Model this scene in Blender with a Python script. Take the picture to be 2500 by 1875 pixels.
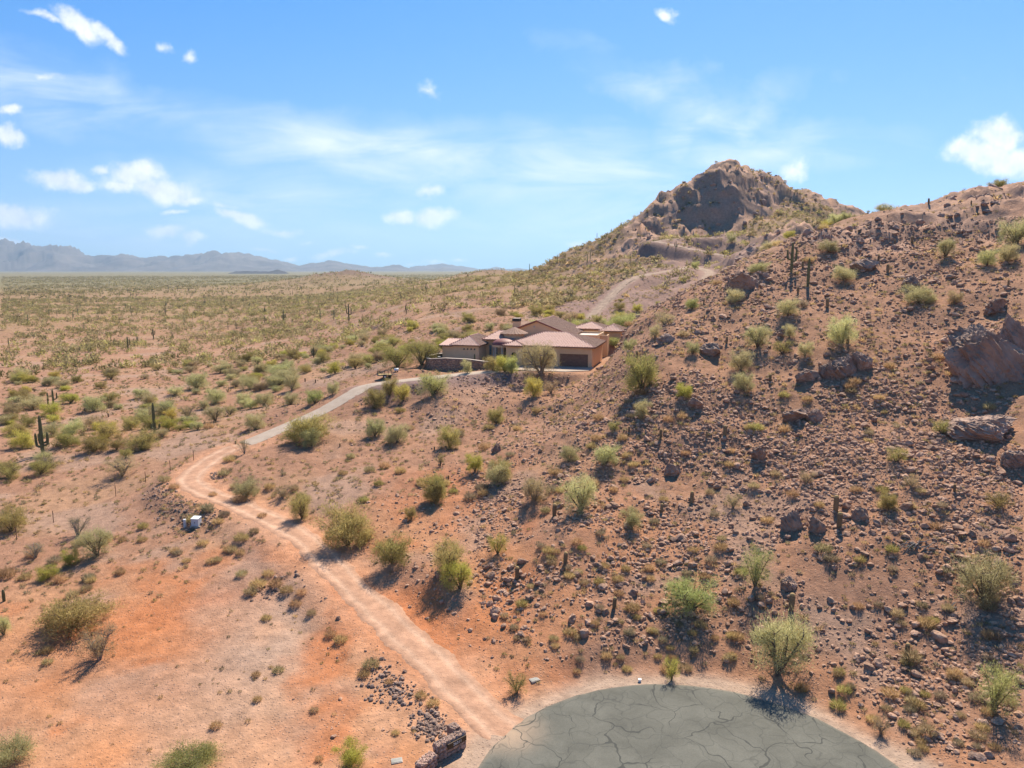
import bpy, math, random, time
import numpy as np
from mathutils import Vector, Matrix
T0 = time.time()
for o in list(bpy.data.objects):
    bpy.data.objects.remove(o)
S = bpy.context.scene
COL = S.collection
R = math.radians

# ------------------------------------------------------------------ camera, sky, sun, exposure
CAMZ, PITCH, FPX = 30.0, R(9.0), 1794.0          # focal length in pixels of the 2500 px wide photograph
cam_d = bpy.data.cameras.new('camera')
cam_d.sensor_width = 36.0
cam_d.lens = 36.0 * FPX / 2500.0
cam_d.clip_start, cam_d.clip_end = 0.5, 150000.0
cam = bpy.data.objects.new('camera', cam_d)
cam.location = (0, 0, CAMZ)
cam.rotation_euler = (R(90) - PITCH, 0, 0)
COL.objects.link(cam)
S.camera = cam

SUN_AZ, SUN_EL = R(20), R(47)                    # azimuth measured from +Y towards +X
SUN_STRENGTH, SKY_STRENGTH, EXPOSURE = 5.0, 0.115, 0.85
SKY_KNEE = (2.9, 6.2, 18.0)
sun_dir = Vector((math.sin(SUN_AZ) * math.cos(SUN_EL), math.cos(SUN_AZ) * math.cos(SUN_EL), math.sin(SUN_EL)))
sd = bpy.data.lights.new('sun', 'SUN')
sd.energy, sd.angle, sd.color = SUN_STRENGTH, R(0.6), (1.0, 0.90, 0.75)
so = bpy.data.objects.new('sun', sd)
so.rotation_euler = sun_dir.to_track_quat('Z', 'Y').to_euler()
so.location = (0, 0, 300)
COL.objects.link(so)

S.view_settings.view_transform = 'Standard'
S.view_settings.look = 'None'
S.view_settings.exposure = EXPOSURE
S.view_settings.gamma = 1.0
S.view_settings.use_curve_mapping = False
S.render.engine = 'CYCLES'
S.cycles.use_denoising = True
try:
    S.cycles.denoiser = 'OPENIMAGEDENOISE'
    S.cycles.denoising_prefilter = 'ACCURATE'
except Exception:
    pass
S.cycles.max_bounces = 5
S.cycles.diffuse_bounces = 3
S.cycles.glossy_bounces = 2
S.cycles.transmission_bounces = 3
S.cycles.transparent_max_bounces = 4
S.cycles.volume_bounces = 0
S.cycles.caustics_reflective = False
S.cycles.caustics_refractive = False
S.cycles.sample_clamp_indirect = 6.0


def pxdir(px, py):
    u, v = (px - 1250.0) / FPX, (937.5 - py) / FPX
    c, s = math.cos(PITCH), math.sin(PITCH)
    return np.array([u, c + v * s, -s + v * c])


# --- world
W = bpy.data.worlds.new('World')
S.world = W
W.use_nodes = True
nt = W.node_tree
nt.nodes.clear()


def N(tree, typ, **kw):
    n = tree.nodes.new(typ)
    for k, v in kw.items():
        if k == 'inputs':
            for ik, iv in v.items():
                n.inputs[ik].default_value = iv
        else:
            setattr(n, k, v)
    return n


def build_world():
    L = nt.links.new
    out = N(nt, 'ShaderNodeOutputWorld')
    bg = N(nt, 'ShaderNodeBackground', inputs={'Strength': SKY_STRENGTH})
    sky = N(nt, 'ShaderNodeTexSky', sky_type='NISHITA')
    sky.sun_disc = False
    sky.sun_elevation, sky.sun_rotation = SUN_EL, SUN_AZ
    sky.altitude, sky.air_density, sky.dust_density, sky.ozone_density = 500, 1.0, 0.2, 2.5
    tc = N(nt, 'ShaderNodeTexCoord')
    sep = N(nt, 'ShaderNodeSeparateXYZ')
    L(tc.outputs['Generated'], sep.inputs[0])
    ab = N(nt, 'ShaderNodeMath', operation='ABSOLUTE'); L(sep.outputs['Y'], ab.inputs[0])
    mx = N(nt, 'ShaderNodeMath', operation='MAXIMUM', inputs={1: 0.25}); L(ab.outputs[0], mx.inputs[0])
    du = N(nt, 'ShaderNodeMath', operation='DIVIDE'); L(sep.outputs['X'], du.inputs[0]); L(mx.outputs[0], du.inputs[1])
    dv = N(nt, 'ShaderNodeMath', operation='DIVIDE'); L(sep.outputs['Z'], dv.inputs[0]); L(mx.outputs[0], dv.inputs[1])
    uv = N(nt, 'ShaderNodeCombineXYZ'); L(du.outputs[0], uv.inputs[0]); L(dv.outputs[0], uv.inputs[1])
    # distort the coordinates so that the cloud outlines are ragged
    nz = N(nt, 'ShaderNodeTexNoise', inputs={'Scale': 9.0, 'Detail': 6.0, 'Roughness': 0.56}); L(uv.outputs[0], nz.inputs['Vector'])
    sub = N(nt, 'ShaderNodeVectorMath', operation='SUBTRACT', inputs={1: (0.5, 0.5, 0.5)}); L(nz.outputs['Color'], sub.inputs[0])
    scl = N(nt, 'ShaderNodeVectorMath', operation='MULTIPLY', inputs={1: (0.085, 0.055, 0.0)}); L(sub.outputs[0], scl.inputs[0])
    wuv = N(nt, 'ShaderNodeVectorMath', operation='ADD'); L(uv.outputs[0], wuv.inputs[0]); L(scl.outputs[0], wuv.inputs[1])
    scl2 = N(nt, 'ShaderNodeVectorMath', operation='MULTIPLY', inputs={1: (0.30, 0.07, 0.0)}); L(sub.outputs[0], scl2.inputs[0])
    wuv2 = N(nt, 'ShaderNodeVectorMath', operation='ADD'); L(uv.outputs[0], wuv2.inputs[0]); L(scl2.outputs[0], wuv2.inputs[1])

    def blobs(lst, src):
        acc = None
        for (px, py, rx, ry, rot, st) in lst:
            d = pxdir(px, py)
            m = N(nt, 'ShaderNodeMapping', vector_type='TEXTURE')
            m.inputs['Location'].default_value = (d[0] / d[1], d[2] / d[1], 0)
            m.inputs['Rotation'].default_value = (0, 0, R(rot))
            m.inputs['Scale'].default_value = (rx / FPX, ry / FPX, 1)
            L(src.outputs[0], m.inputs['Vector'])
            ln = N(nt, 'ShaderNodeVectorMath', operation='LENGTH'); L(m.outputs[0], ln.inputs[0])
            mr = N(nt, 'ShaderNodeMapRange', inputs={'From Min': 1.25, 'From Max': 0.0, 'To Min': 0.0, 'To Max': st}); L(ln.outputs['Value'], mr.inputs['Value'])
            if acc is None:
                acc = mr
            else:
                a = N(nt, 'ShaderNodeMath', operation='MAXIMUM'); L(acc.outputs[0], a.inputs[0]); L(mr.outputs[0], a.inputs[1]); acc = a
        return acc
    cumulus = [(335, 425, 95, 40, 0, 1), (400, 462, 110, 36, -8, 1), (300, 450, 60, 22, 0, .9), (460, 485, 70, 20, 0, .8), (140, 435, 95, 32, -10, 1), (180, 452, 60, 24, 0, 1), (45, 525, 110, 36, -6, 1),
               (20, 330, 45, 28, 0, 1), (22, 272, 40, 16, 0, .9), (590, 525, 60, 22, -8, 1), (690, 552, 70, 16, -4, .8), (410, 565, 55, 22, -10, 1),
               (470, 585, 45, 16, 0, .9), (985, 525, 45, 24, 0, 1), (1065, 528, 75, 24, 0, 1), (1060, 475, 50, 22, 0, .7), (2400, 375, 110, 50, 0, 1),
               (2440, 325, 75, 48, 0, 1), (2480, 390, 150, 42, 0, 1), (1945, 425, 55, 34, 0, .75), (830, 622, 55, 14, 10, .8), (720, 625, 30, 9, 0, .8),
               (880, 605, 32, 9, 0, .7), (30, 585, 55, 12, -6, .9), (190, 50, 85, 32, -35, 1), (260, 85, 70, 26, -40, 1), (110, 28, 75, 14, -12, .75),
               (455, 140, 22, 26, -60, .75), (398, 118, 26, 18, -50, .6), (430, 518, 35, 10, 0, .7), (1635, 35, 34, 16, -30, .8), (1050, 215, 40, 24, -50, .6),
               (1395, 590, 35, 16, 0, .8), (100, 180, 45, 14, 0, .6), (1060, 640, 40, 8, 0, .6), (2345, 180, 36, 12, 0, .35), (650, 600, 40, 9, 0, .7), (770, 585, 34, 8, 0, .5), (930, 622, 40, 9, 0, .7), (1130, 632, 34, 8, 0, .6), (560, 500, 45, 14, 0, .6), (250, 410, 40, 16, 0, .7), (1010, 640, 30, 7, 0, .6), (-300, 420, 110, 35, 0, 1), (2900, 330, 140, 45, 0, 1)]
    veil = [(60, 205, 360, 90, -12, .95), (450, 300, 460, 55, -12, .6), (900, 375, 560, 85, -9, 1.1), (1350, 420, 520, 110, -3, 1.1), (1720, 330, 260, 55, 25, .9),
            (1640, 225, 300, 60, -22, .8), (1880, 380, 340, 60, 8, .8), (1500, 520, 420, 80, 0, .8), (700, 470, 520, 60, -5, .75), (1250, 560, 600, 50, 0, .6), (300, 560, 500, 70, 0, .6),
            (-500, 300, 500, 60, 10, .6), (3000, 420, 500, 60, -8, .5)]
    cb = blobs(cumulus, wuv)
    vb = blobs(veil, wuv2)
    n2 = N(nt, 'ShaderNodeTexNoise', inputs={'Scale': 30.0, 'Detail': 5.0, 'Roughness': 0.62}); L(uv.outputs[0], n2.inputs['Vector'])
    n2c = N(nt, 'ShaderNodeMath', operation='MULTIPLY_ADD', inputs={1: 0.8, 2: -0.38}); L(n2.outputs['Fac'], n2c.inputs[0])
    ca = N(nt, 'ShaderNodeMath', operation='ADD'); L(cb.outputs[0], ca.inputs[0]); L(n2c.outputs[0], ca.inputs[1])
    cm = N(nt, 'ShaderNodeMapRange', interpolation_type='SMOOTHSTEP', inputs={'From Min': 0.20, 'From Max': 0.78, 'To Min': 0.0, 'To Max': 0.97}); L(ca.outputs[0], cm.inputs['Value'])
    mp = N(nt, 'ShaderNodeMapping'); mp.inputs['Scale'].default_value = (2.2, 9.0, 1.0); mp.inputs['Rotation'].default_value = (0, 0, R(6)); L(uv.outputs[0], mp.inputs['Vector'])
    n3 = N(nt, 'ShaderNodeTexNoise', inputs={'Scale': 2.4, 'Detail': 7.0, 'Roughness': 0.58, 'Distortion': 0.6}); L(mp.outputs[0], n3.inputs['Vector'])
    vm = N(nt, 'ShaderNodeMapRange', inputs={'From Min': 0.36, 'From Max': 0.68, 'To Min': 0.14, 'To Max': 1.25}); L(n3.outputs['Fac'], vm.inputs['Value'])
    vv = N(nt, 'ShaderNodeMath', operation='MULTIPLY'); L(vb.outputs[0], vv.inputs[0]); L(vm.outputs[0], vv.inputs[1])
    vv2 = N(nt, 'ShaderNodeMath', operation='MULTIPLY', inputs={1: 0.82}); vv2.use_clamp = True; L(vv.outputs[0], vv2.inputs[0])
    # sky colour: lean the physical sky a little towards the photograph's saturated blue
    tint = N(nt, 'ShaderNodeHueSaturation', inputs={'Saturation': 1.42, 'Value': 1.0, 'Hue': 0.5})
    L(sky.outputs[0], tint.inputs['Color'])
    # soft shoulder per channel, as a camera's highlights roll off, so the horizon stays pale blue
    one = N(nt, 'ShaderNodeVectorMath', operation='DIVIDE', inputs={1: SKY_KNEE}); L(tint.outputs[0], one.inputs[0])
    one1 = N(nt, 'ShaderNodeVectorMath', operation='ADD', inputs={1: (1, 1, 1)}); L(one.outputs[0], one1.inputs[0])
    tone = N(nt, 'ShaderNodeVectorMath', operation='DIVIDE'); L(tint.outputs[0], tone.inputs[0]); L(one1.outputs[0], tone.inputs[1])
    m1 = N(nt, 'ShaderNodeMix', data_type='RGBA'); m1.inputs['B'].default_value = (4.6, 5.1, 5.6, 1)
    L(vv2.outputs[0], m1.inputs['Factor']); L(tone.outputs[0], m1.inputs['A'])
    m2 = N(nt, 'ShaderNodeMix', data_type='RGBA'); m2.inputs['B'].default_value = (5.6, 5.7, 5.8, 1)
    cs = N(nt, 'ShaderNodeMapRange', inputs={'From Min': 0.35, 'From Max': 0.65}); L(n2.outputs['Fac'], cs.inputs['Value'])
    cc = N(nt, 'ShaderNodeMix', data_type='RGBA'); cc.inputs['A'].default_value = (4.3, 4.6, 5.1, 1); cc.inputs['B'].default_value = (6.0, 6.0, 6.0, 1); L(cs.outputs[0], cc.inputs['Factor']); L(cc.outputs['Result'], m2.inputs['B'])
    L(cm.outputs[0], m2.inputs['Factor']); L(m1.outputs['Result'], m2.inputs['A'])
    L(m2.outputs['Result'], bg.inputs['Color'])
    L(bg.outputs[0], out.inputs['Surface'])


build_world()
W.cycles.sampling_method = 'MANUAL'
W.cycles.sample_map_resolution = 512

# ------------------------------------------------------------------ small helpers
rng = np.random.default_rng(7)
random.seed(7)


def smooth(a, b, x):
    t = np.clip((x - a) / (b - a + 1e-12), 0, 1)
    return t * t * (3 - 2 * t)


def _hash(ix, iy, seed):
    h = (ix.astype(np.int64) * 374761393 + iy.astype(np.int64) * 668265263 + seed * 144665 + 1013) & 0x7fffffff
    h = ((h ^ (h >> 13)) * 1274126177) & 0x7fffffff
    h = ((h ^ (h >> 16)) * 1103515245) & 0x7fffffff
    return (h >> 7) & 0xffff


def pnoise(x, y, seed=0):
    x0, y0 = np.floor(x), np.floor(y)
    fx, fy = x - x0, y - y0
    ux, uy = fx ** 3 * (fx * (fx * 6 - 15) + 10), fy ** 3 * (fy * (fy * 6 - 15) + 10)

    def g(dx, dy):
        a = _hash(x0 + dx, y0 + dy, seed) * (2 * math.pi / 65536.0)
        return np.cos(a) * (fx - dx) + np.sin(a) * (fy - dy)
    n00, n10, n01, n11 = g(0, 0), g(1, 0), g(0, 1), g(1, 1)
    return ((n00 * (1 - ux) + n10 * ux) * (1 - uy) + (n01 * (1 - ux) + n11 * ux) * uy) * 1.5


def fbm(x, y, octv=4, seed=0, gain=0.5):
    s, a = 0.0, 1.0
    for i in range(octv):
        s = s + a * pnoise(x * 2 ** i + i * 17.3, y * 2 ** i - i * 9.1, seed + i)
        a *= gain
    return s


def ridged(x, y, octv=4, seed=0, gain=0.5):
    s, a = 0.0, 1.0
    for i in range(octv):
        s = s + a * (1 - np.abs(pnoise(x * 2 ** i + i * 7.7, y * 2 ** i + i * 3.1, seed + i)) * 2)
        a *= gain
    return s


def mesh_np(name, V, F, smooth_shade=False):
    """V (n,3); F (m,k) one face size."""
    V = np.ascontiguousarray(V, dtype=np.float32)
    F = np.ascontiguousarray(F, dtype=np.int32)
    me = bpy.data.meshes.new(name)
    m, k = F.shape
    me.vertices.add(len(V)); me.vertices.foreach_set('co', V.ravel())
    me.loops.add(m * k); me.loops.foreach_set('vertex_index', F.ravel())
    me.polygons.add(m)
    me.polygons.foreach_set('loop_start', np.arange(0, m * k, k, dtype=np.int32))
    me.polygons.foreach_set('use_smooth', np.full(m, smooth_shade, dtype=bool))
    me.update(calc_edges=True)
    return me


def mesh_py(name, V, F, smooth_shade=False):
    me = bpy.data.meshes.new(name)
    me.from_pydata([tuple(v) for v in V], [], [tuple(f) for f in F])
    me.update()
    if smooth_shade:
        for p in me.polygons:
            p.use_smooth = True
    return me


def link(name, me, mat=None, parent=None, **props):
    o = bpy.data.objects.new(name, me)
    COL.objects.link(o)
    if mat is not None and me is not None and not me.materials:
        me.materials.append(mat)
    if parent is not None:
        o.parent = parent
    for k, v in props.items():
        o[k] = v
    return o


def vattr(me, name, vals, typ='FLOAT'):
    a = me.attributes.new(name, typ, 'POINT')
    if typ == 'FLOAT':
        a.data.foreach_set('value', np.ascontiguousarray(vals, dtype=np.float32))
    else:
        c = np.ones((len(vals), 4), dtype=np.float32); c[:, :3] = vals
        a.data.foreach_set('color', c.ravel())


class MB:
    """Collects boxes, tubes and polygons into one mesh."""
    def __init__(s): s.V, s.F = [], []

    def add(s, V, F):
        b = len(s.V); s.V += [tuple(v) for v in V]; s.F += [tuple(i + b for i in f) for f in F]; return s

    def box(s, x0, x1, y0, y1, z0, z1, M=None):
        V = [(x, y, z) for z in (z0, z1) for y in (y0, y1) for x in (x0, x1)]
        if M is not None:
            V = [tuple(M @ Vector(v)) for v in V]
        return s.add(V, [(0, 2, 3, 1), (4, 5, 7, 6), (0, 1, 5, 4), (2, 6, 7, 3), (0, 4, 6, 2), (1, 3, 7, 5)])

    def tube(s, pts, rad, n=6, cap=True):
        pts = [Vector(p) for p in pts]
        if not hasattr(rad, '__len__'):
            rad = [rad] * len(pts)
        V, F = [], []
        for i, p in enumerate(pts):
            d = (pts[min(i + 1, len(pts) - 1)] - pts[max(i - 1, 0)]).normalized()
            a = d.cross(Vector((0.31, 0.95, 0.03)))
            if a.length < 1e-3: a = d.cross(Vector((1, 0, 0)))
            a.normalize(); b = d.cross(a)
            for k in range(n):
                t = 2 * math.pi * k / n
                V.append(p + (a * math.cos(t) + b * math.sin(t)) * rad[i])
        for i in range(len(pts) - 1):
            for k in range(n):
                F.append((i * n + k, i * n + (k + 1) % n, (i + 1) * n + (k + 1) % n, (i + 1) * n + k))
        if cap:
            F.append(tuple(range(n))[::-1]); F.append(tuple((len(pts) - 1) * n + k for k in range(n)))
        return s.add(V, F)

    def build(s, name, mat, parent=None, smooth_shade=False, **props):
        return link(name, mesh_py(name, s.V, s.F, smooth_shade), mat, parent, **props)


# ------------------------------------------------------------------ materials
def mat_base(name):
    m = bpy.data.materials.new(name)
    m.use_nodes = True
    t = m.node_tree
    t.nodes.clear()
    out = t.nodes.new('ShaderNodeOutputMaterial')
    return m, t, out


def mat_noise(name, ca, cb, scale=3.0, detail=5.0, rough=0.85, bump=0.0, bscale=None, objrand=0.0, bdist=0.05, spec=0.25, metallic=0.0, coords='Object'):
    """Two-tone noisy surface with fine relief."""
    m, t, out = mat_base(name)
    L = t.links.new
    p = N(t, 'ShaderNodeBsdfPrincipled'); p.inputs['Roughness'].default_value = rough
    p.inputs['Specular IOR Level'].default_value = spec; p.inputs['Metallic'].default_value = metallic
    tc = N(t, 'ShaderNodeTexCoord')
    nz = N(t, 'ShaderNodeTexNoise', inputs={'Scale': scale, 'Detail': detail, 'Roughness': 0.62}); L(tc.outputs[coords], nz.inputs['Vector'])
    mr = N(t, 'ShaderNodeMapRange', inputs={'From Min': 0.32, 'From Max': 0.68}); L(nz.outputs['Fac'], mr.inputs['Value'])
    mx = N(t, 'ShaderNodeMix', data_type='RGBA'); mx.inputs['A'].default_value = (*ca, 1); mx.inputs['B'].default_value = (*cb, 1)
    L(mr.outputs[0], mx.inputs['Factor'])
    col = mx.outputs['Result']
    if objrand:
        oi = N(t, 'ShaderNodeObjectInfo')
        mr2 = N(t, 'ShaderNodeMapRange', inputs={'To Min': 1 - objrand, 'To Max': 1 + objrand}); L(oi.outputs['Random'], mr2.inputs['Value'])
        hs = N(t, 'ShaderNodeHueSaturation'); L(col, hs.inputs['Color']); L(mr2.outputs[0], hs.inputs['Value'])
        col = hs.outputs['Color']
    L(col, p.inputs['Base Color'])
    if bump:
        n2 = N(t, 'ShaderNodeTexNoise', inputs={'Scale': bscale or scale * 4, 'Detail': 4.0}); L(tc.outputs[coords], n2.inputs['Vector'])
        b = N(t, 'ShaderNodeBump', inputs={'Strength': bump, 'Distance': bdist}); L(n2.outputs['Fac'], b.inputs['Height']); L(b.outputs[0], p.inputs['Normal'])
    L(p.outputs[0], out.inputs['Surface'])
    return m


def mat_leaf(name, ca, cb, trans=0.5, attr='v', colattr=False):
    """Foliage: per-blade tone from an attribute, per-plant tone from the object, some light let through."""
    m, t, out = mat_base(name)
    L = t.links.new
    if colattr:
        at = N(t, 'ShaderNodeAttribute', attribute_name='col'); col = at.outputs['Color']
    else:
        at = N(t, 'ShaderNodeAttribute', attribute_name=attr)
        mx = N(t, 'ShaderNodeMix', data_type='RGBA'); mx.inputs['A'].default_value = (*ca, 1); mx.inputs['B'].default_value = (*cb, 1)
        L(at.outputs['Fac'], mx.inputs['Factor'])
        oi = N(t, 'ShaderNodeObjectInfo')
        a = N(t, 'ShaderNodeMapRange', inputs={'To Min': 0.80, 'To Max': 1.18}); L(oi.outputs['Random'], a.inputs['Value'])
        b = N(t, 'ShaderNodeMath', operation='FRACT'); b0 = N(t, 'ShaderNodeMath', operation='MULTIPLY', inputs={1: 7.31}); L(oi.outputs['Random'], b0.inputs[0]); L(b0.outputs[0], b.inputs[0])
        b1 = N(t, 'ShaderNodeMapRange', inputs={'To Min': 0.478, 'To Max': 0.515}); L(b.outputs[0], b1.inputs['Value'])
        hs = N(t, 'ShaderNodeHueSaturation'); L(mx.outputs['Result'], hs.inputs['Color']); L(a.outputs[0], hs.inputs['Value']); L(b1.outputs[0], hs.inputs['Hue'])
        col = hs.outputs['Color']
    d = N(t, 'ShaderNodeBsdfDiffuse', inputs={'Roughness': 0.6}); L(col, d.inputs['Color'])
    tr = N(t, 'ShaderNodeBsdfTranslucent'); L(col, tr.inputs['Color'])
    ms = N(t, 'ShaderNodeMixShader', inputs={'Fac': trans}); L(d.outputs[0], ms.inputs[1]); L(tr.outputs[0], ms.inputs[2])
    L(ms.outputs[0], out.inputs['Surface'])
    return m


def mat_ground(name, speckle=1.0, bump=0.6):
    """Desert soil: regional colour from the mesh attribute, broken up by noise, gravel specks and fine relief."""
    m, t, out = mat_base(name)
    L = t.links.new
    p = N(t, 'ShaderNodeBsdfPrincipled'); p.inputs['Roughness'].default_value = 0.95; p.inputs['Specular IOR Level'].default_value = 0.1
    at = N(t, 'ShaderNodeAttribute', attribute_name='soil')
    rk = N(t, 'ShaderNodeAttribute', attribute_name='rocky')
    geo = N(t, 'ShaderNodeNewGeometry')
    nz = N(t, 'ShaderNodeTexNoise', inputs={'Scale': 0.9, 'Detail': 9.0, 'Roughness': 0.66}); L(geo.outputs['Position'], nz.inputs['Vector'])
    mr = N(t, 'ShaderNodeMapRange', inputs={'From Min': 0.3, 'From Max': 0.7, 'To Min': 0.72, 'To Max': 1.25}); L(nz.outputs['Fac'], mr.inputs['Value'])
    mul = N(t, 'ShaderNodeMix', data_type='RGBA', blend_type='MULTIPLY', inputs={'Factor': 1.0}); L(at.outputs['Color'], mul.inputs['A'])
    cr = N(t, 'ShaderNodeCombineColor'); [L(mr.outputs[0], cr.inputs[i]) for i in range(3)]
    L(cr.outputs[0], mul.inputs['B'])
    # gravel: dark and pale specks of about a hand's width
    vo = N(t, 'ShaderNodeTexVoronoi', inputs={'Scale': 4.5, 'Randomness': 1.0}); L(geo.outputs['Position'], vo.inputs['Vector'])
    sp = N(t, 'ShaderNodeMapRange', inputs={'From Min': 0.34, 'From Max': 0.20}); L(vo.outputs['Distance'], sp.inputs['Value'])
    sc = N(t, 'ShaderNodeSeparateColor'); L(vo.outputs['Color'], sc.inputs[0])
    gate = N(t, 'ShaderNodeMapRange', inputs={'From Min': 0.42, 'From Max': 0.5}); L(sc.outputs[0], gate.inputs['Value'])
    g2 = N(t, 'ShaderNodeMath', operation='MULTIPLY'); L(sp.outputs[0], g2.inputs[0]); L(gate.outputs[0], g2.inputs[1])
    rmul = N(t, 'ShaderNodeMapRange', inputs={'To Min': 0.42 * speckle, 'To Max': 0.85 * speckle}); L(rk.outputs['Fac'], rmul.inputs['Value'])
    g3 = N(t, 'ShaderNodeMath', operation='MULTIPLY'); L(g2.outputs[0], g3.inputs[0]); L(rmul.outputs[0], g3.inputs[1])
    stone = N(t, 'ShaderNodeMix', data_type='RGBA'); stone.inputs['A'].default_value = (0.15, 0.085, 0.062, 1); stone.inputs['B'].default_value = (0.46, 0.32, 0.245, 1)
    L(sc.outputs[1], stone.inputs['Factor'])
    mx = N(t, 'ShaderNodeMix', data_type='RGBA'); L(g3.outputs[0], mx.inputs['Factor']); L(mul.outputs['Result'], mx.inputs['A']); L(stone.outputs['Result'], mx.inputs['B'])
    L(mx.outputs['Result'], p.inputs['Base Color'])
    n2 = N(t, 'ShaderNodeTexNoise', inputs={'Scale': 2.2, 'Detail': 8.0, 'Roughness': 0.68}); L(geo.outputs['Position'], n2.inputs['Vector'])
    ad = N(t, 'ShaderNodeMath', operation='MULTIPLY_ADD', inputs={1: 0.35}); L(g2.outputs[0], ad.inputs[0]); L(n2.outputs['Fac'], ad.inputs[2])
    b = N(t, 'ShaderNodeBump', inputs={'Strength': bump, 'Distance': 0.25}); L(ad.outputs[0], b.inputs['Height'])
    # fractured relief on bare rock
    ck = N(t, 'ShaderNodeAttribute', attribute_name='crag')
    mpp = N(t, 'ShaderNodeMapping'); mpp.inputs['Scale'].default_value = (1.0, 1.0, .45); L(geo.outputs['Position'], mpp.inputs['Vector'])
    n4 = N(t, 'ShaderNodeTexNoise', noise_type='RIDGED_MULTIFRACTAL', inputs={'Scale': 0.16, 'Detail': 7.0, 'Roughness': 0.6}); L(mpp.outputs[0], n4.inputs['Vector'])
    b2 = N(t, 'ShaderNodeBump', inputs={'Distance': 2.2}); L(n4.outputs['Fac'], b2.inputs['Height']); L(ck.outputs['Fac'], b2.inputs['Strength']); L(b.outputs[0], b2.inputs['Normal'])
    L(b2.outputs[0], p.inputs['Normal'])
    L(p.outputs[0], out.inputs['Surface'])
    return m


def mat_asphalt():
    m, t, out = mat_base('old_asphalt')
    L = t.links.new
    p = N(t, 'ShaderNodeBsdfPrincipled'); p.inputs['Roughness'].default_value = 0.85; p.inputs['Specular IOR Level'].default_value = 0.2
    geo = N(t, 'ShaderNodeNewGeometry')
    nw = N(t, 'ShaderNodeTexNoise', inputs={'Scale': 0.42, 'Detail': 2.5, 'Roughness': 0.5}); L(geo.outputs['Position'], nw.inputs['Vector'])
    sb = N(t, 'ShaderNodeVectorMath', operation='SUBTRACT', inputs={1: (0.5, 0.5, 0.5)}); L(nw.outputs['Color'], sb.inputs[0])
    ms = N(t, 'ShaderNodeVectorMath', operation='MULTIPLY', inputs={1: (3.4, 3.4, 0.0)}); L(sb.outputs[0], ms.inputs[0])
    ad = N(t, 'ShaderNodeVectorMath', operation='ADD'); L(geo.outputs['Position'], ad.inputs[0]); L(ms.outputs[0], ad.inputs[1])
    v1 = N(t, 'ShaderNodeTexVoronoi', feature='DISTANCE_TO_EDGE', voronoi_dimensions='2D', inputs={'Scale': 0.30}); L(ad.outputs[0], v1.inputs['Vector'])
    # the sealed crack varies in width and fades out in places
    n5 = N(t, 'ShaderNodeTexNoise', inputs={'Scale': 0.35, 'Detail': 3.0}); L(geo.outputs['Position'], n5.inputs['Vector'])
    wd = N(t, 'ShaderNodeMapRange', inputs={'From Min': 0.36, 'From Max': 0.66, 'To Min': 0.0, 'To Max': 0.026}); L(n5.outputs['Fac'], wd.inputs['Value'])
    c1 = N(t, 'ShaderNodeMath', operation='LESS_THAN'); L(v1.outputs['Distance'], c1.inputs[0]); L(wd.outputs[0], c1.inputs[1])
    v2 = N(t, 'ShaderNodeTexVoronoi', feature='DISTANCE_TO_EDGE', voronoi_dimensions='2D', inputs={'Scale': 0.62}); L(ad.outputs[0], v2.inputs['Vector'])
    c2 = N(t, 'ShaderNodeMapRange', inputs={'From Min': 0.035, 'From Max': 0.0, 'To Max': 0.45}); L(v2.outputs['Distance'], c2.inputs['Value'])
    big = N(t, 'ShaderNodeTexNoise', inputs={'Scale': 0.22, 'Detail': 8.0, 'Roughness': 0.65}); L(ad.outputs[0], big.inputs['Vector'])
    bm = N(t, 'ShaderNodeMapRange', inputs={'From Min': 0.3, 'From Max': 0.7}); L(big.outputs['Fac'], bm.inputs['Value'])
    base = N(t, 'ShaderNodeMix', data_type='RGBA'); base.inputs['A'].default_value = (0.078, 0.077, 0.063, 1); base.inputs['B'].default_value = (0.16, 0.155, 0.127, 1)
    L(bm.outputs[0], base.inputs['Factor'])
    # fine grain
    gr = N(t, 'ShaderNodeTexNoise', inputs={'Scale': 14.0, 'Detail': 4.0}); L(geo.outputs['Position'], gr.inputs['Vector'])
    gm = N(t, 'ShaderNodeMapRange', inputs={'From Min': 0.3, 'From Max': 0.7, 'To Min': 0.88, 'To Max': 1.1}); L(gr.outputs['Fac'], gm.inputs['Value'])
    hs = N(t, 'ShaderNodeHueSaturation'); L(base.outputs['Result'], hs.inputs['Color']); L(gm.outputs[0], hs.inputs['Value'])
    # tracked dirt near the driveway mouth and along the rim
    du = N(t, 'ShaderNodeAttribute', attribute_name='dust')
    dn = N(t, 'ShaderNodeMath', operation='MULTIPLY'); L(du.outputs['Fac'], dn.inputs[0]); L(bm.outputs[0], dn.inputs[1])
    dm = N(t, 'ShaderNodeMix', data_type='RGBA'); dm.inputs['B'].default_value = (0.42, 0.29, 0.19, 1); L(dn.outputs[0], dm.inputs['Factor']); L(hs.outputs[0], dm.inputs['A'])
    k = N(t, 'ShaderNodeMath', operation='MAXIMUM'); k1 = N(t, 'ShaderNodeMath', operation='MULTIPLY', inputs={1: 0.8}); L(c1.outputs[0], k1.inputs[0]); L(k1.outputs[0], k.inputs[0]); L(c2.outputs[0], k.inputs[1])
    cm = N(t, 'ShaderNodeMix', data_type='RGBA'); cm.inputs['B'].default_value = (0.045, 0.047, 0.042, 1); L(k.outputs[0], cm.inputs['Factor']); L(dm.outputs['Result'], cm.inputs['A'])
    L(cm.outputs['Result'], p.inputs['Base Color'])
    b = N(t, 'ShaderNodeBump', inputs={'Strength': 0.3, 'Distance': 0.02}); L(gr.outputs['Fac'], b.inputs['Height']); L(b.outputs[0], p.inputs['Normal'])
    L(p.outputs[0], out.inputs['Surface'])
    return m


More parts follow.
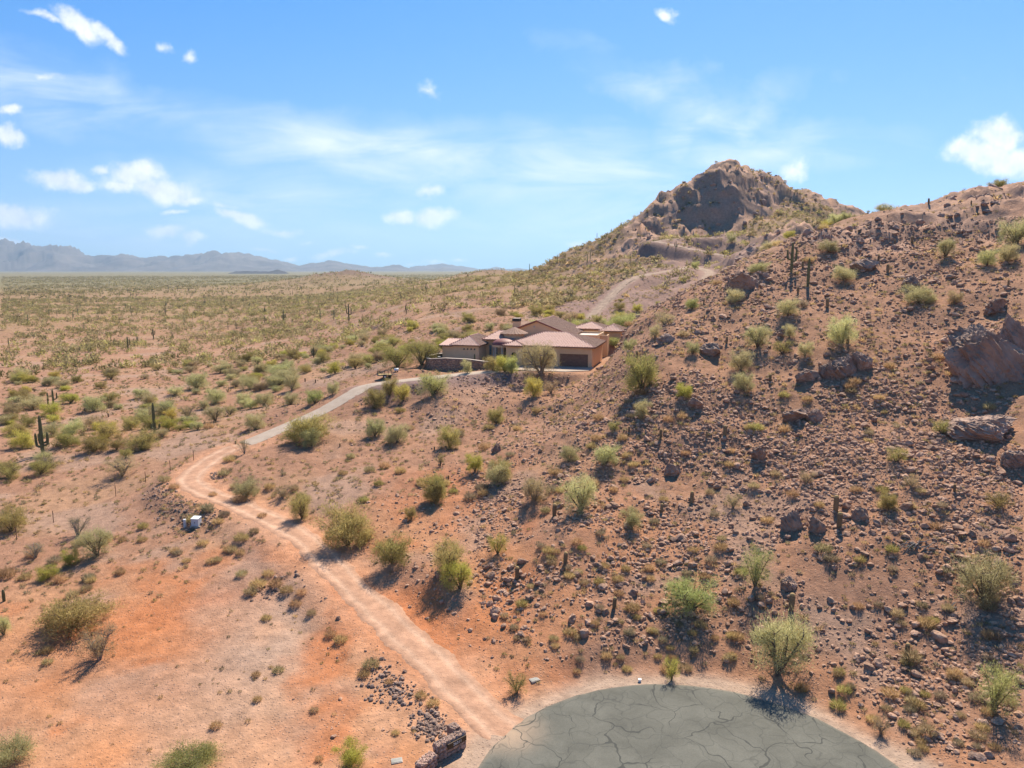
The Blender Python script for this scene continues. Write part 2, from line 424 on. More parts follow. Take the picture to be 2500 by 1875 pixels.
M = {}
M['ground'] = mat_ground('desert_soil')
M['track'] = mat_ground('graded_dirt', speckle=0.25, bump=0.35)
M['asphalt'] = mat_asphalt()
M['concrete'] = mat_noise('driveway_concrete', (0.35, 0.27, 0.205), (0.43, 0.34, 0.265), 0.7, 7, 0.9, 0.15, 20, coords='Object')
M['stucco'] = mat_noise('tan_stucco', (0.72, 0.47, 0.275), (0.77, 0.52, 0.31), 1.2, 6, 0.92, 0.25, 40)
M['tile'] = mat_noise('terracotta_tile', (0.45, 0.265, 0.20), (0.68, 0.47, 0.39), 5.0, 4, 0.7, 0.0, spec=0.2)
M['tile_dark'] = mat_noise('brown_roof_tile', (0.25, 0.14, 0.095), (0.40, 0.26, 0.19), 2.2, 5, 0.8, 0.0, spec=0.12)
M['cap'] = mat_noise('shaded_maroon_tile', (0.20, 0.065, 0.055), (0.28, 0.10, 0.08), 4, 4, 0.6)  # ridge caps and porch roof: backlit shading put into the tile colour
M['fascia'] = mat_noise('brown_fascia', (0.22, 0.12, 0.075), (0.28, 0.16, 0.10), 3, 4, 0.8)
M['flatroof'] = mat_noise('pale_flat_roof', (0.55, 0.48, 0.40), (0.65, 0.58, 0.50), 1.5, 4, 0.9)
M['glass'] = mat_noise('window_glass', (0.10, 0.16, 0.17), (0.22, 0.31, 0.32), 0.8, 2, 0.12, spec=0.6)
M['darkglass'] = mat_noise('dark_glass', (0.02, 0.025, 0.025), (0.04, 0.05, 0.045), 0.8, 2, 0.1, spec=0.6)
M['winframe'] = mat_noise('window_frame', (0.30, 0.27, 0.24), (0.36, 0.33, 0.30), 3, 2, 0.6)
M['garage'] = mat_noise('brown_garage_door', (0.20, 0.11, 0.075), (0.26, 0.15, 0.105), 2.5, 5, 0.6, 0.1, 30)
M['door'] = mat_noise('dark_wood_door', (0.07, 0.04, 0.03), (0.11, 0.06, 0.045), 4, 5, 0.55)
M['column'] = mat_noise('pale_column', (0.5, 0.48, 0.45), (0.6, 0.57, 0.53), 3, 4, 0.85)
M['black'] = mat_noise('black_metal', (0.02, 0.02, 0.022), (0.04, 0.04, 0.042), 4, 3, 0.5)
M['wallstone'] = mat_noise('brown_fieldstone', (0.17, 0.10, 0.078), (0.34, 0.22, 0.165), 1.6, 6, 0.95, 0.5, 12, objrand=0.35)
M['mortar'] = mat_noise('stone_mortar', (0.20, 0.135, 0.10), (0.27, 0.19, 0.15), 3, 5, 0.95, 0.4, 20)
M['wallcap'] = mat_noise('pale_wall_cap', (0.48, 0.39, 0.32), (0.58, 0.49, 0.41), 2, 5, 0.9)
M['signstone'] = mat_noise('pinkish_sign_stone', (0.30, 0.175, 0.13), (0.55, 0.39, 0.30), 3.2, 6, 0.95, 0.5, 14, objrand=0.3)
M['plaque'] = mat_noise('brown_plaque', (0.06, 0.035, 0.018), (0.085, 0.05, 0.025), 5, 3, 0.6)
M['white'] = mat_noise('white_paint', (0.72, 0.72, 0.70), (0.80, 0.80, 0.78), 4, 3, 0.5)
M['greybox'] = mat_noise('pale_grey_enamel', (0.52, 0.53, 0.55), (0.60, 0.61, 0.63), 3, 3, 0.45)
M['boxpad'] = mat_noise('box_pad_concrete', (0.38, 0.33, 0.28), (0.46, 0.41, 0.35), 3, 4, 0.9)
M['lidgrey'] = mat_noise('meter_lid_grey', (0.27, 0.26, 0.22), (0.36, 0.34, 0.30), 5, 3, 0.8)
M['rust'] = mat_noise('rusty_steel', (0.10, 0.05, 0.035), (0.16, 0.08, 0.05), 6, 4, 0.8)
M['rubber'] = mat_noise('tyre_rubber', (0.02, 0.02, 0.02), (0.035, 0.035, 0.035), 6, 3, 0.8)
M['yellow'] = mat_noise('yellow_planks', (0.60, 0.42, 0.16), (0.70, 0.52, 0.24), 3, 4, 0.7)
M['rock'] = mat_noise('red_brown_rock', (0.25, 0.138, 0.09), (0.52, 0.33, 0.225), 1.6, 9, 0.95, 1.0, 4, objrand=0.25)
M['rock_stuff'] = mat_noise('scattered_rock', (0.25, 0.135, 0.085), (0.56, 0.35, 0.235), 2.2, 6, 0.95, 0.0)
M['boulder'] = mat_noise('tan_brown_boulder', (0.21, 0.13, 0.092), (0.46, 0.31, 0.225), 1.1, 10, 0.95, 1.0, 2.5, objrand=0.2, bdist=0.35)
M['rock_far'] = mat_noise('crag_rock', (0.30, 0.19, 0.14), (0.46, 0.30, 0.22), .35, 7, 0.95, 0.6, 1.2)
M['riprap'] = mat_noise('purple_grey_riprap', (0.14, 0.09, 0.07), (0.40, 0.27, 0.20), 2.6, 5, 0.95, 0.0)
M['mount'] = mat_noise('far_mountain_rock', (0.09, 0.075, 0.065), (0.17, 0.14, 0.115), 0.002, 8, 1.0, coords='Object')
M['ridge'] = mat_noise('dark_ridge_rock', (0.035, 0.032, 0.03), (0.07, 0.062, 0.055), 0.004, 6, 1.0, coords='Object')
M['bark'] = mat_noise('grey_brown_bark', (0.10, 0.07, 0.05), (0.19, 0.14, 0.10), 5, 4, 0.95)
M['deadwood'] = mat_noise('bleached_deadwood', (0.17, 0.14, 0.12), (0.30, 0.26, 0.22), 5, 4, 0.95)
M['saguaro'] = mat_noise('saguaro_skin', (0.115, 0.12, 0.05), (0.19, 0.185, 0.09), 2.5, 5, 0.75, 0.3, 25, objrand=0.2)
M['cactus_tip'] = mat_noise('golden_spine_tip', (0.40, 0.25, 0.10), (0.52, 0.35, 0.16), 20, 3, 0.9)
M['barrel'] = mat_noise('spiny_young_cactus', (0.13, 0.10, 0.055), (0.28, 0.20, 0.115), 14, 5, 0.9, 0.5, 40, objrand=0.2)
LEAF = {
    'pale': mat_leaf('pale_palo_verde_leaf', (0.42, 0.39, 0.17), (0.67, 0.62, 0.32)),
    'olive': mat_leaf('olive_creosote_leaf', (0.29, 0.25, 0.085), (0.54, 0.46, 0.175)),
    'bright': mat_leaf('bright_green_leaf', (0.36, 0.38, 0.12), (0.60, 0.60, 0.25)),
    'yellow': mat_leaf('yellow_green_leaf', (0.40, 0.37, 0.08), (0.66, 0.58, 0.16)),
    'dry': mat_leaf('dry_tan_leaf', (0.34, 0.26, 0.13), (0.56, 0.45, 0.25)),
    'straw': mat_leaf('straw_grass', (0.40, 0.27, 0.12), (0.64, 0.47, 0.24)),
    'grey': mat_leaf('grey_green_leaf', (0.24, 0.19, 0.115), (0.42, 0.35, 0.22)),
}
M['scrub'] = mat_leaf('far_scrub', None, None, colattr=True)

# ------------------------------------------------------------------ terrain heights
CP = []


def unproj_z(px, py, z):
    d = pxdir(px, py); k = (z - CAMZ) / d[2]
    return d * k + np.array([0, 0, CAMZ])


def unproj_y(px, py, Y):
    d = pxdir(px, py); k = Y / d[1]
    return d * k + np.array([0, 0, CAMZ])


def cz(*pts):
    for px, py, z in pts: CP.append(unproj_z(px, py, z))


def cy(*pts):
    for px, py, Y in pts: CP.append(unproj_y(px, py, Y))


def cw(*pts):
    for p in pts: CP.append(np.array(p, dtype=float))


CDS_C, CDS_R = (10.75, 36.0), 13.8
cw((11, 36, 0), (11, 22, 0), (-3, 36, 0), (25, 36, 0), (11, 50.3, 0.1), (1, 46.5, 0.05), (21, 46.5, 0.2), (0, 0, -.3), (0, 15, -.1), (15, 10, 0), (-15, 12, -.8), (0, -40, -1), (40, -30, 1), (-60, -20, -2), (-30, -150, -4), (80, 0, 14), (60, 30, 10), (-80, 30, -1), (-300, 0, -3), (-300, 300, -3), (300, 0, 30), (0, -1000, -5), (1500, 0, 10), (-1500, 0, -5))
# the dirt road and driveway (pixel, height)
ROAD_PX = [(1204, 1763, 0.0), (1045, 1605, .5), (901, 1469, 1.2), (788, 1356, 2.0), (723, 1300, 2.5), (610, 1243, 3.0), (469, 1181, 3.6), (503, 1130, 4.0), (562, 1096, 4.6), (600, 1083, 5.0)]
DRIVE_PX = [(600, 1083, 5.0), (701, 1040, 6.2), (791, 1000, 7.6), (859, 961, 9.3), (904, 940, 10.2), (1017, 925, 11.0), (1130, 913, 11.6), (1215, 905, 12.0)]
for p in ROAD_PX + DRIVE_PX: cz(p)
# the flat desert on the left
cz((0, 1875, -1.0), (500, 1875, -.8), (850, 1860, -.5), (0, 1500, 0), (400, 1500, .2), (650, 1620, .1), (500, 1650, -.2), (0, 1200, 1.5), (250, 1200, 1.6), (430, 1290, 1.8), (620, 1360, 1.6),
   (105, 1107, 2.3), (378, 1050, 2.8), (0, 1000, 1.5), (400, 950, 2.6), (0, 900, 1), (300, 850, 0), (0, 800, 0), (300, 760, -1), (600, 760, -1), (0, 720, -2), (400, 720, -2), (700, 722, -2), (0, 690, -5), (500, 690, -5))
cy((900, 860, 190), (800, 860, 215), (700, 880, 205), (600, 950, 160), (500, 1000, 140), (800, 935, 150), (700, 985, 138), (1000, 855, 170),
   (1100, 800, 200), (1000, 800, 220), (900, 800, 270), (800, 800, 330), (700, 800, 375), (1300, 765, 215), (1100, 760, 240), (1000, 760, 285), (900, 760, 350),
   (1100, 720, 330), (1000, 720, 420), (900, 720, 620), (800, 718, 850), (1000, 690, 900), (1100, 692, 700), (1200, 678, 600), (850, 700, 950))
cw((-1000, 2500, -6), (0, 2500, -2), (1000, 2500, 0), (-3000, 8000, -18), (0, 8000, -16), (3000, 8000, -12), (-15000, 22000, -40), (0, 28000, -40), (15000, 22000, -40), (9000, 5000, 0), (-9000, 3000, -10), (0, -30000, -40), (-30000, 0, -40), (30000, 0, -40))
# two low hills out on the plain
cy((850, 661, 1300), (1185, 659, 1100), (820, 664, 1290), (900, 667, 1310))
cw((-200, 1300, 8), (-410, 1300, 6), (-290, 1150, 6), (-290, 1500, 4), (-100, 1100, 12), (30, 1150, 14), (-40, 950, 13), (-40, 1300, 10))
# slope between road, house and rocky hill
cz((1250, 1000, 8.6), (1400, 1000, 9.8), (1250, 1150, 6), (1250, 1300, 4), (1250, 1450, 2), (1250, 1600, .7), (1000, 1300, 3.4), (1000, 1150, 5), (850, 1150, 4.5), (1000, 1020, 7.2), (1120, 965, 9.9), (1330, 960, 10.2), (1000, 975, 8.8), (1130, 1500, 1.3), (1000, 1420, 2.2),
   (1400, 1150, 7.7), (1400, 1300, 5.3), (1400, 1450, 3), (1400, 1600, 1), (1400, 922, 11.4), (1450, 902, 13.3), (1500, 882, 15.3), (1550, 835, 18.6))
for px, yb, s, rows in ((1600, 51, .35, (1550, 1450, 1300, 1150, 1000, 900, 830, 798)), (1750, 50, .37, (1500, 1300, 1150, 1000, 900, 800, 740, 694)), (1950, 48, .39, (1650, 1500, 1300, 1150, 1000, 900, 800, 700, 620)),
                        (2130, 46.5, .405, (1500, 1300, 1000, 800, 620, 530)), (2220, 45.5, .415, (1300, 1000, 620, 508)), (2300, 45, .42, (1600, 1300, 1000, 800, 600, 492)), (2390, 43.5, .435, (1300, 800, 462)), (2490, 42, .45, (1600, 1300, 1000, 700, 560, 458))):
    for py in rows:
        d = pxdir(px, py); t = -d[2] / d[1]
        cy((px, py, (CAMZ + s * yb) / (t + s)))
cw((120, 90, 52), (160, 140, 62), (110, 190, 40), (150, 260, 30), (75, 190, 36), (200, 60, 60))
cy((1950, 603, 136), (1870, 640, 131), (1900, 565, 240), (1860, 590, 225), (1980, 560, 230))
# behind the near crest: wash and quarry, then the peak
cy((1600, 780, 190), (1520, 800, 178), (1700, 740, 200), (1750, 662, 235), (1750, 628, 290), (1450, 770, 200), (1350, 760, 220), (1450, 720, 270), (1350, 722, 290), (1200, 722, 300), (1200, 692, 400), (1255, 668, 432),
   (1600, 702, 230), (1600, 652, 282), (1500, 622, 350), (1450, 652, 350), (1800, 602, 325), (1600, 587, 330), (1680, 583, 335), (1750, 575, 340), (1900, 522, 380), (2000, 520, 400), (1850, 470, 412))
for (px, py) in ((1294, 661), (1356, 627), (1458, 588), (1514, 554), (1582, 509), (1616, 480), (1695, 435), (1729, 407), (1786, 393), (1831, 405), (1921, 446), (1978, 473), (2034, 484), (2108, 523)):
    cy((px, py, 430))
    p = unproj_y(px, py, 430); cw((p[0] * 1.25, 540, max(p[2] - 45, 12)))
cy((1560, 575, 372), (1650, 548, 383), (1750, 545, 388), (1830, 520, 392), (1600, 520, 402), (1680, 462, 408), (1750, 425, 412), (1810, 425, 412))
CP = np.array(CP)


def pol(x, y):
    r = np.maximum(np.hypot(x, y), 4.0)
    return np.stack([np.arctan2(x, y), np.log(r)], -1)


def _phi(d2):
    return np.where(d2 > 1e-12, 0.5 * d2 * np.log(np.maximum(d2, 1e-12)), 0.0)


_P = pol(CP[:, 0], CP[:, 1])
_n = len(_P)
_K = _phi(((_P[:, None] - _P[None]) ** 2).sum(-1)) + np.eye(_n) * 2e-5
_A = np.zeros((_n + 3, _n + 3)); _A[:_n, :_n] = _K
_A[:_n, _n] = 1; _A[:_n, _n + 1:] = _P; _A[_n, :_n] = 1; _A[_n + 1:, :_n] = _P.T
_Wt = np.linalg.solve(_A, np.concatenate([CP[:, 2], np.zeros(3)]))


def base_z(x, y):
    sh = x.shape
    q = pol(x.ravel(), y.ravel())
    res = np.empty(len(q))
    for i in range(0, len(q), 40000):
        b = q[i:i + 40000]
        d2 = ((b[:, None, 0] - _P[None, :, 0]) ** 2 + (b[:, None, 1] - _P[None, :, 1]) ** 2)
        res[i:i + 40000] = _phi(d2) @ _Wt[:_n] + _Wt[_n] + b @ _Wt[_n + 1:]
    return res.reshape(sh)


def catmull(P, step=0.8):
    P = [np.array(p, float) for p in P]
    P = [2 * P[0] - P[1]] + P + [2 * P[-1] - P[-2]]
    out = []
    for i in range(1, len(P) - 2):
        n = max(2, int(np.linalg.norm(P[i + 1] - P[i]) / step))
        for k in range(n):
            t = k / n
            a, b, c, d = P[i - 1:i + 3]
            out.append(0.5 * (2 * b + (c - a) * t + (2 * a - 5 * b + 4 * c - d) * t * t + (-a + 3 * b - 3 * c + d) * t ** 3))
    out.append(P[-2])
    return np.array(out)


COMB = catmull([unproj_z(*p) for p in ROAD_PX + DRIVE_PX[1:]])
_j = int(np.argmin(np.hypot(*(COMB[:, :2] - unproj_z(*DRIVE_PX[0])[:2]).T)))
ROAD, DRIVE = COMB[:_j + 2].copy(), COMB[_j:].copy()
ROAD[:, 2] = np.maximum(ROAD[:, 2], 0.02)
_e = (ROAD[0] - ROAD[3]) / np.linalg.norm(ROAD[0] - ROAD[3])
ROAD = np.vstack([[ROAD[0] + _e * 4.2, ROAD[0] + _e * 3.2, ROAD[0] + _e * 2.4, ROAD[0] + _e * 1.6, ROAD[0] + _e * .8], ROAD])
TRACKS = [catmull([unproj_y(*p) for p in q], 2.0) for q in (
    [(1592, 590, 330), (1625, 594, 322), (1680, 606, 308), (1740, 618, 297), (1788, 629, 288)],
    [(1592, 590, 330), (1640, 583, 336), (1700, 580, 339), (1745, 580, 341)],
    [(1690, 650, 287), (1640, 660, 272), (1590, 668, 262), (1545, 680, 250), (1510, 705, 238), (1470, 745, 222), (1430, 785, 206)],
    [(1690, 650, 287), (1730, 662, 262), (1720, 685, 240), (1690, 715, 222), (1640, 745, 208)])]
WALLP = catmull([(-12.4, 142.5, 0), (-14.9, 140.6, 0), (-16.1, 138.4, 0), (-15.2, 136.4, 0), (-12.2, 134.9, 0), (-9.0, 134.0, 0), (-6.0, 133.2, 0), (-3.4, 132.3, 0)], .5)
_t = np.gradient(WALLP[:, :2], axis=0); _t /= np.linalg.norm(_t, axis=1)[:, None]
WALLF = WALLP.copy(); WALLF[:, 0] += _t[:, 1] * 1.9; WALLF[:, 1] -= _t[:, 0] * 1.9
HO, HR = np.array([-0.9, 136.0]), R(-16)          # house origin and turn
ES, ED = np.array([math.cos(HR), math.sin(HR)]), np.array([-math.sin(HR), math.cos(HR)])
PADZ = 12.2


def nearest(x, y, P, pad):
    """distance and index to a polyline's points, only evaluated near it"""
    D = np.full(x.shape, 1e9); I = np.zeros(x.shape, int)
    m = (x > P[:, 0].min() - pad) & (x < P[:, 0].max() + pad) & (y > P[:, 1].min() - pad) & (y < P[:, 1].max() + pad)
    if m.any():
        d2 = (x[m][:, None] - P[None, :, 0]) ** 2 + (y[m][:, None] - P[None, :, 1]) ** 2
        j = d2.argmin(1); I[m] = j; D[m] = np.sqrt(d2[np.arange(len(j)), j])
    return D, I


def rectdist(s, d, s0, s1, d0, d1):
    ax = np.maximum(np.maximum(s0 - s, s - s1), 0); ay = np.maximum(np.maximum(d0 - d, d - d1), 0)
    return np.hypot(ax, ay)


# bare rock: (pixel, distance, radius m, amount)
CRAGS = [(1600, 540, 396, 24, 1), (1650, 490, 416, 22, 1), (1540, 592, 372, 20, .9), (1870, 452, 426, 20, .85), (1760, 470, 410, 34, 1), (1690, 500, 402, 26, 1), (1830, 470, 410, 22, 1), (1620, 545, 385, 20, .9), (1720, 540, 390, 24, 1), (1560, 590, 368, 18, .8), (1790, 520, 396, 20, .9), (1935, 470, 428, 18, .7), (2060, 500, 430, 24, .9), (1990, 480, 430, 14, .8),
         (1900, 570, 236, 17, 1), (1850, 600, 222, 13, .9), (1940, 590, 190, 10, .7), (2100, 550, 138, 9, .8), (2060, 575, 136, 8, .8), (2180, 520, 142, 8, .7), (2330, 480, 143, 10, .8), (2450, 470, 142, 12, .9), (2400, 500, 138, 9, .8), (2280, 540, 134, 7, .6), (2130, 590, 130, 7, .7),
         (2470, 530, 128, 8, .7), (1840, 690, 124, 5, .8), (1450, 640, 372, 14, .5), (1400, 670, 360, 10, .5), (850, 662, 1300, 75, .55), (820, 666, 1290, 60, .5), (890, 668, 1310, 70, .5), (1185, 660, 1100, 50, .6), (1220, 664, 1090, 40, .5), (1640, 460, 425, 12, .8)]
CRAGW = [(*unproj_y(a, b, c)[:2], r, s) for a, b, c, r, s in CRAGS]


def crag_mask(x, y):
    m = np.zeros(x.shape)
    wx, wy = x + 6 * pnoise(x * .08, y * .08, 91), y + 6 * pnoise(x * .08, y * .08, 92)
    for cx, cyy, r, s in CRAGW:
        d = np.hypot(wx - cx, wy - cyy)
        m = np.maximum(m, s * smooth(r * 1.15, r * .45, d))
    return m


def full_z(x, y):
    z = base_z(x, y)
    r = np.hypot(x, y)
    slope_zone = smooth(2.0, 9.0, z) * smooth(700, 450, r)
    far = smooth(250, 900, r)
    # washes and hummocks
    z = z + fbm(x * .03, y * .03, 3, 3) * (0.35 + 1.0 * slope_zone + 1.2 * far) * smooth(18, 60, r) * smooth(30000, 5000, r)
    z = z + fbm(x * .16, y * .16, 3, 5) * (0.10 + 0.28 * slope_zone) * smooth(2500, 600, r) * smooth(18, 60, r)
    z = z + fbm(x * .7, y * .7, 2, 8) * (0.035 + 0.10 * slope_zone) * smooth(160, 90, r)
    # gullies running down the big hill
    g = smooth(200, 260, y) * smooth(520, 470, y) * smooth(20, 34, z)
    z = z - np.abs(pnoise((x + .3 * y) * .035, y * .012, 31)) * 7.0 * g
    c = crag_mask(x, y)
    sc = np.where(r > 200, 1.0, 0.42) * np.where(r > 800, .5, 1.0)
    rd = ridged(x * .05 / sc, y * .045 / sc, 5, 41, .55) - 0.9
    blk = np.floor(fbm(x * .11 / sc, y * .11 / sc, 2, 47) * 3.0) / 3.0
    z = z + c * (rd * 1.5 + blk * .9) * sc
    h = 9.0 * sc                                  # ledges and cliffs
    q = (z + 5.0 * sc * fbm(x * .03 / sc, y * .03 / sc, 3, 51)) / h
    fr = q - np.floor(q)
    z = z + c * h * (smooth(.30, .70, fr) - fr) * .45
    z = z + c * sc * 2.2 * fbm(x * .14 / sc, y * .14 / sc, 4, 53, .6)
    # quarry terraces and tracks on the hill
    for Tk in TRACKS:
        D, I = nearest(x, y, Tk, 14)
        w = smooth(8.0, 2.2, D)
        z = z * (1 - w) + (Tk[I, 2] - .1) * w
    # house pad, forecourt and yard
    dx, dy = x - HO[0], y - HO[1]
    s, d = dx * ES[0] + dy * ES[1], dx * ED[0] + dy * ED[1]
    w = smooth(6.0, .6, rectdist(s, d, 6.5, 19.0, 17.5, 33)); z = z * (1 - w) + 14.35 * w
    w = smooth(4.5, .4, rectdist(s, d, -14.0, 17.2, 0.0, 17.0)); z = z * (1 - w) + (PADZ - .05) * w
    w = smooth(3.2, .4, rectdist(s, d, 1.5, 16.6, -7.6, 1.0)); z = z * (1 - w) + (PADZ - .08) * w
    w = smooth(1.3, .2, rectdist(s, d, -14.4, -0.6, -3.0, 1.0)); z = z * (1 - w) + (PADZ - .06) * w
    D, I = nearest(x, y, WALLF[14:], 8); w = smooth(3.4, 1.5, D); z = np.where(w > 0, np.minimum(z, z * (1 - w) + 11.1 * w), z)
    # road beds
    for Pl, hw, bl in ((np.vstack([ROAD[:5], COMB]), 2.1, 4.0),):
        D, I = nearest(x, y, Pl, 10)
        w = smooth(hw + bl, hw, D)
        z = z * (1 - w) + (Pl[I, 2] - .06) * w
    D = np.hypot(x - CDS_C[0], y - CDS_C[1])
    w = smooth(CDS_R + 4, CDS_R + .8, D) * (1 - smooth(0, 1, 0 * D)); z = z * (1 - w) + (-0.06) * w
    D2 = np.where(y < CDS_C[1], np.abs(x - CDS_C[0] - .15 * (CDS_C[1] - y)), 1e9)
    w = smooth(9, 6, D2) * smooth(-250, -200, y); z = z * (1 - w) + (-0.06) * w
    return z


def build_terrain():
    th = np.concatenate([np.linspace(-180, -46, 34)[:-1], np.linspace(-46, 46, 540), np.linspace(46, 180, 34)[1:-1]])
    th = np.radians(th)
    r = [8.0]
    while r[-1] < 24: r.append(r[-1] * 1.10)
    while r[-1] < 620: r.append(r[-1] * 1.0070)
    while r[-1] < 3000: r.append(r[-1] * 1.02)
    while r[-1] < 29000: r.append(r[-1] * 1.13)
    r = np.array(r)
    TH, RR = np.meshgrid(th, r)
    X, Y = np.sin(TH) * RR, np.cos(TH) * RR
    Z = full_z(X, Y)
    return th, r, X, Y, Z


TH, RAD, GX, GY, GZ = build_terrain()
LR = np.log(RAD)
print('terrain heights', round(time.time() - T0, 1), GX.shape)


def ground(x, y):
    """height of the terrain mesh under (x, y)"""
    x, y = np.asarray(x, float), np.asarray(y, float)
    t, l = np.arctan2(x, y), np.log(np.maximum(np.hypot(x, y), RAD[0] * 1.001))
    i = np.clip(np.searchsorted(LR, l) - 1, 0, len(LR) - 2); j = np.clip(np.searchsorted(TH, t) - 1, 0, len(TH) - 2)
    fi = np.clip((np.exp(l) - RAD[i]) / (RAD[i + 1] - RAD[i]), 0, 1); fj = np.clip((t - TH[j]) / (TH[j + 1] - TH[j]), 0, 1)
    return (GZ[i, j] * (1 - fi) + GZ[i + 1, j] * fi) * (1 - fj) + (GZ[i, j + 1] * (1 - fi) + GZ[i + 1, j + 1] * fi) * fj


def cast(px, py):
    """first hit of the ray through a pixel with the terrain -> (n,3); nan where it meets the sky"""
    px, py = np.atleast_1d(np.asarray(px, float)), np.atleast_1d(np.asarray(py, float))
    u, v = (px - 1250) / FPX, (937.5 - py) / FPX
    c, s = math.cos(PITCH), math.sin(PITCH)
    dx, dz = u / (c + v * s), (-s + v * c) / (c + v * s)
    Ys = np.exp(np.linspace(math.log(32), math.log(9000), 1500))
    hit = np.full(len(px), np.nan); prev = np.full(len(px), 32.0); done = np.zeros(len(px), bool)
    for Yv in Ys:
        below = (CAMZ + dz * Yv < ground(dx * Yv, np.full(len(px), Yv))) & ~done
        if below.any():
            lo, hi = prev[below].copy(), np.full(below.sum(), Yv)
            for _ in range(12):
                mid = .5 * (lo + hi); b = CAMZ + dz[below] * mid < ground(dx[below] * mid, mid)
                hi = np.where(b, mid, hi); lo = np.where(b, lo, mid)
            hit[below] = hi; done |= below
        prev[:] = Yv
        if done.all(): break
    return np.stack([dx * hit, hit, CAMZ + dz * hit], -1)


def project(x, y, z):
    c, s = math.cos(PITCH), math.sin(PITCH)
    zz = np.asarray(z) - CAMZ
    dep = y * c - zz * s
    up = y * s + zz * c
    return 1250 + FPX * x / dep, 937.5 - FPX * up / dep, dep


def soil_colours():
    x, y, z = GX.ravel(), GY.ravel(), GZ.ravel()
    r = np.hypot(x, y)
    zr = np.maximum(r, 1)
    n1 = fbm(x * .045, y * .045, 4, 101); n2 = fbm(x * .11, y * .11, 4, 111); n3 = fbm(x * .012, y * .012, 4, 121)
    orange = np.array([.48, .215, .10]); pink = np.array([.315, .168, .103]); tan = np.array([.36, .21, .122]); grey = np.array([.34, .215, .15]); khaki = np.array([.29, .185, .105]); rock = np.array([.40, .24, .165]); purple = np.array([.27, .168, .135]); red = np.array([.42, .15, .06])

    def mixc(c, a, w): return c * (1 - w[:, None]) + a[None] * w[:, None]
    c = np.repeat(pink[None], len(x), 0)
    near = smooth(92, 56, r)
    c = mixc(c, tan, smooth(-.1, .55, n1) * .7)
    c = mixc(c, np.array([.50, .29, .17]), smooth(66, 50, r) * smooth(4, -6, x) * .55)
    c = mixc(c, orange, near * smooth(-.35, .35, n1 + .25) * (.85 - .4 * smooth(4, 22, x)))
    c = mixc(c, red, smooth(95, 60, r) * smooth(.12, .5, n2) * .75 * smooth(10, -2, x))
    c = mixc(c, grey, smooth(.12, .55, fbm(x * .07 + 31, y * .07, 4, 131)) * .8 * smooth(-1, 0, np.zeros_like(x) + 0) )
    hill = smooth(5, 13, z) * smooth(600, 450, r)
    c = mixc(c, np.array([.355, .183, .105]), hill * .8 * smooth(150, 130, y))
    c = mixc(c, khaki, smooth(165, 260, y) * smooth(14, 24, z) * smooth(620, 480, r) * (.75 + .25 * np.clip(n1, -1, 1)))
    far = smooth(220, 600, r)
    c = mixc(c, np.array([.27, .175, .088]), far * (.75 + .3 * np.clip(n3, -1, 1)))
    c = mixc(c, np.array([.185, .165, .08]), smooth(700, 2000, r) * .85)
    crag = crag_mask(x, y)
    c = mixc(c, rock, np.clip(crag * 1.15, 0, 1) * (.85 + .15 * np.clip(n2, -1, 1)))
    c = mixc(c, np.array([.42, .255, .18]), np.clip(crag, 0, 1) * smooth(.0, .45, n2) * .6)
    c = mixc(c, np.array([.16, .105, .07]), np.clip(crag * 1.6, 0, 1) * smooth(800, 950, r))
    # quarry spoil round the tracks, pale apron round the cul-de-sac, graded verge by the road
    q = np.zeros_like(x)
    for Tk in TRACKS:
        D, I = nearest(x, y, Tk, 26)
        below = smooth(26, 8, D)
        q = np.maximum(q, below)
    c = mixc(c, purple, q * .85)
    for Tk in TRACKS:
        D, I = nearest(x, y, Tk, 12); c = mixc(c, np.array([.40, .30, .22]), smooth(2.4, 1.1, D) * .7)
    D, I = nearest(x, y, ROAD, 10)
    c = mixc(c, np.array([.50, .255, .145]), smooth(5.5, 2.0, D) * .7)
    D = np.hypot(x - CDS_C[0], y - CDS_C[1])
    c = mixc(c, np.array([.37, .275, .205]), smooth(CDS_R + 2.6, CDS_R + .3, D + .8 * n2) * .85)
    PT = [(430, 1545, 5.5, red, .8), (330, 1525, 4, red, .6), (560, 1480, 3, red, .55), (650, 1640, 6.5, np.array([.36, .25, .185]), .75), (560, 1620, 4, np.array([.36, .25, .185]), .6), (600, 1370, 5, np.array([.36, .25, .19]), .6), (680, 1560, 4, np.array([.36, .25, .185]), .6), (930, 1470, 4.2, red, .85), (1000, 1535, 3.6, red, .75), (870, 1410, 3.2, red, .75), (1080, 1560, 3.5, red, .6), (1290, 1580, 4, orange, .7), (1180, 1520, 4, red, .5), (760, 1330, 3, red, .6), (1010, 1200, 5, red, .4), (1120, 1130, 6, red, .35), (300, 1760, 8, orange, .5), (700, 1780, 7, np.array([.47, .28, .175]), .7)]
    for px_, py_, rr_, col_, w_ in PT:
        q = unproj_z(px_, py_, float(ground(*unproj_z(px_, py_, 1.0)[:2])))
        d_ = np.hypot((x - q[0]), (y - q[1]) * .7) + rr_ * .9 * n2
        c = mixc(c, col_, smooth(rr_ * 1.4, rr_ * .2, d_) * w_ * .85)
    # embankment under the forecourt: shade of the steep bank put into the soil colour
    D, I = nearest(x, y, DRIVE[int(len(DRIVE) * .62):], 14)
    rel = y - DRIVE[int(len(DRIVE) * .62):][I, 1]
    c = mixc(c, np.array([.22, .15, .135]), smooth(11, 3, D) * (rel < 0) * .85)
    global CRAGV; CRAGV = np.clip(crag, 0, 1)
    rocky = np.clip(smooth(2.5, 8, z) * smooth(-26, 6, x) * smooth(170, 140, y) * .95 + smooth(.1, .5, n2) * .3 + crag * .5, 0, 1)
    return c, rocky


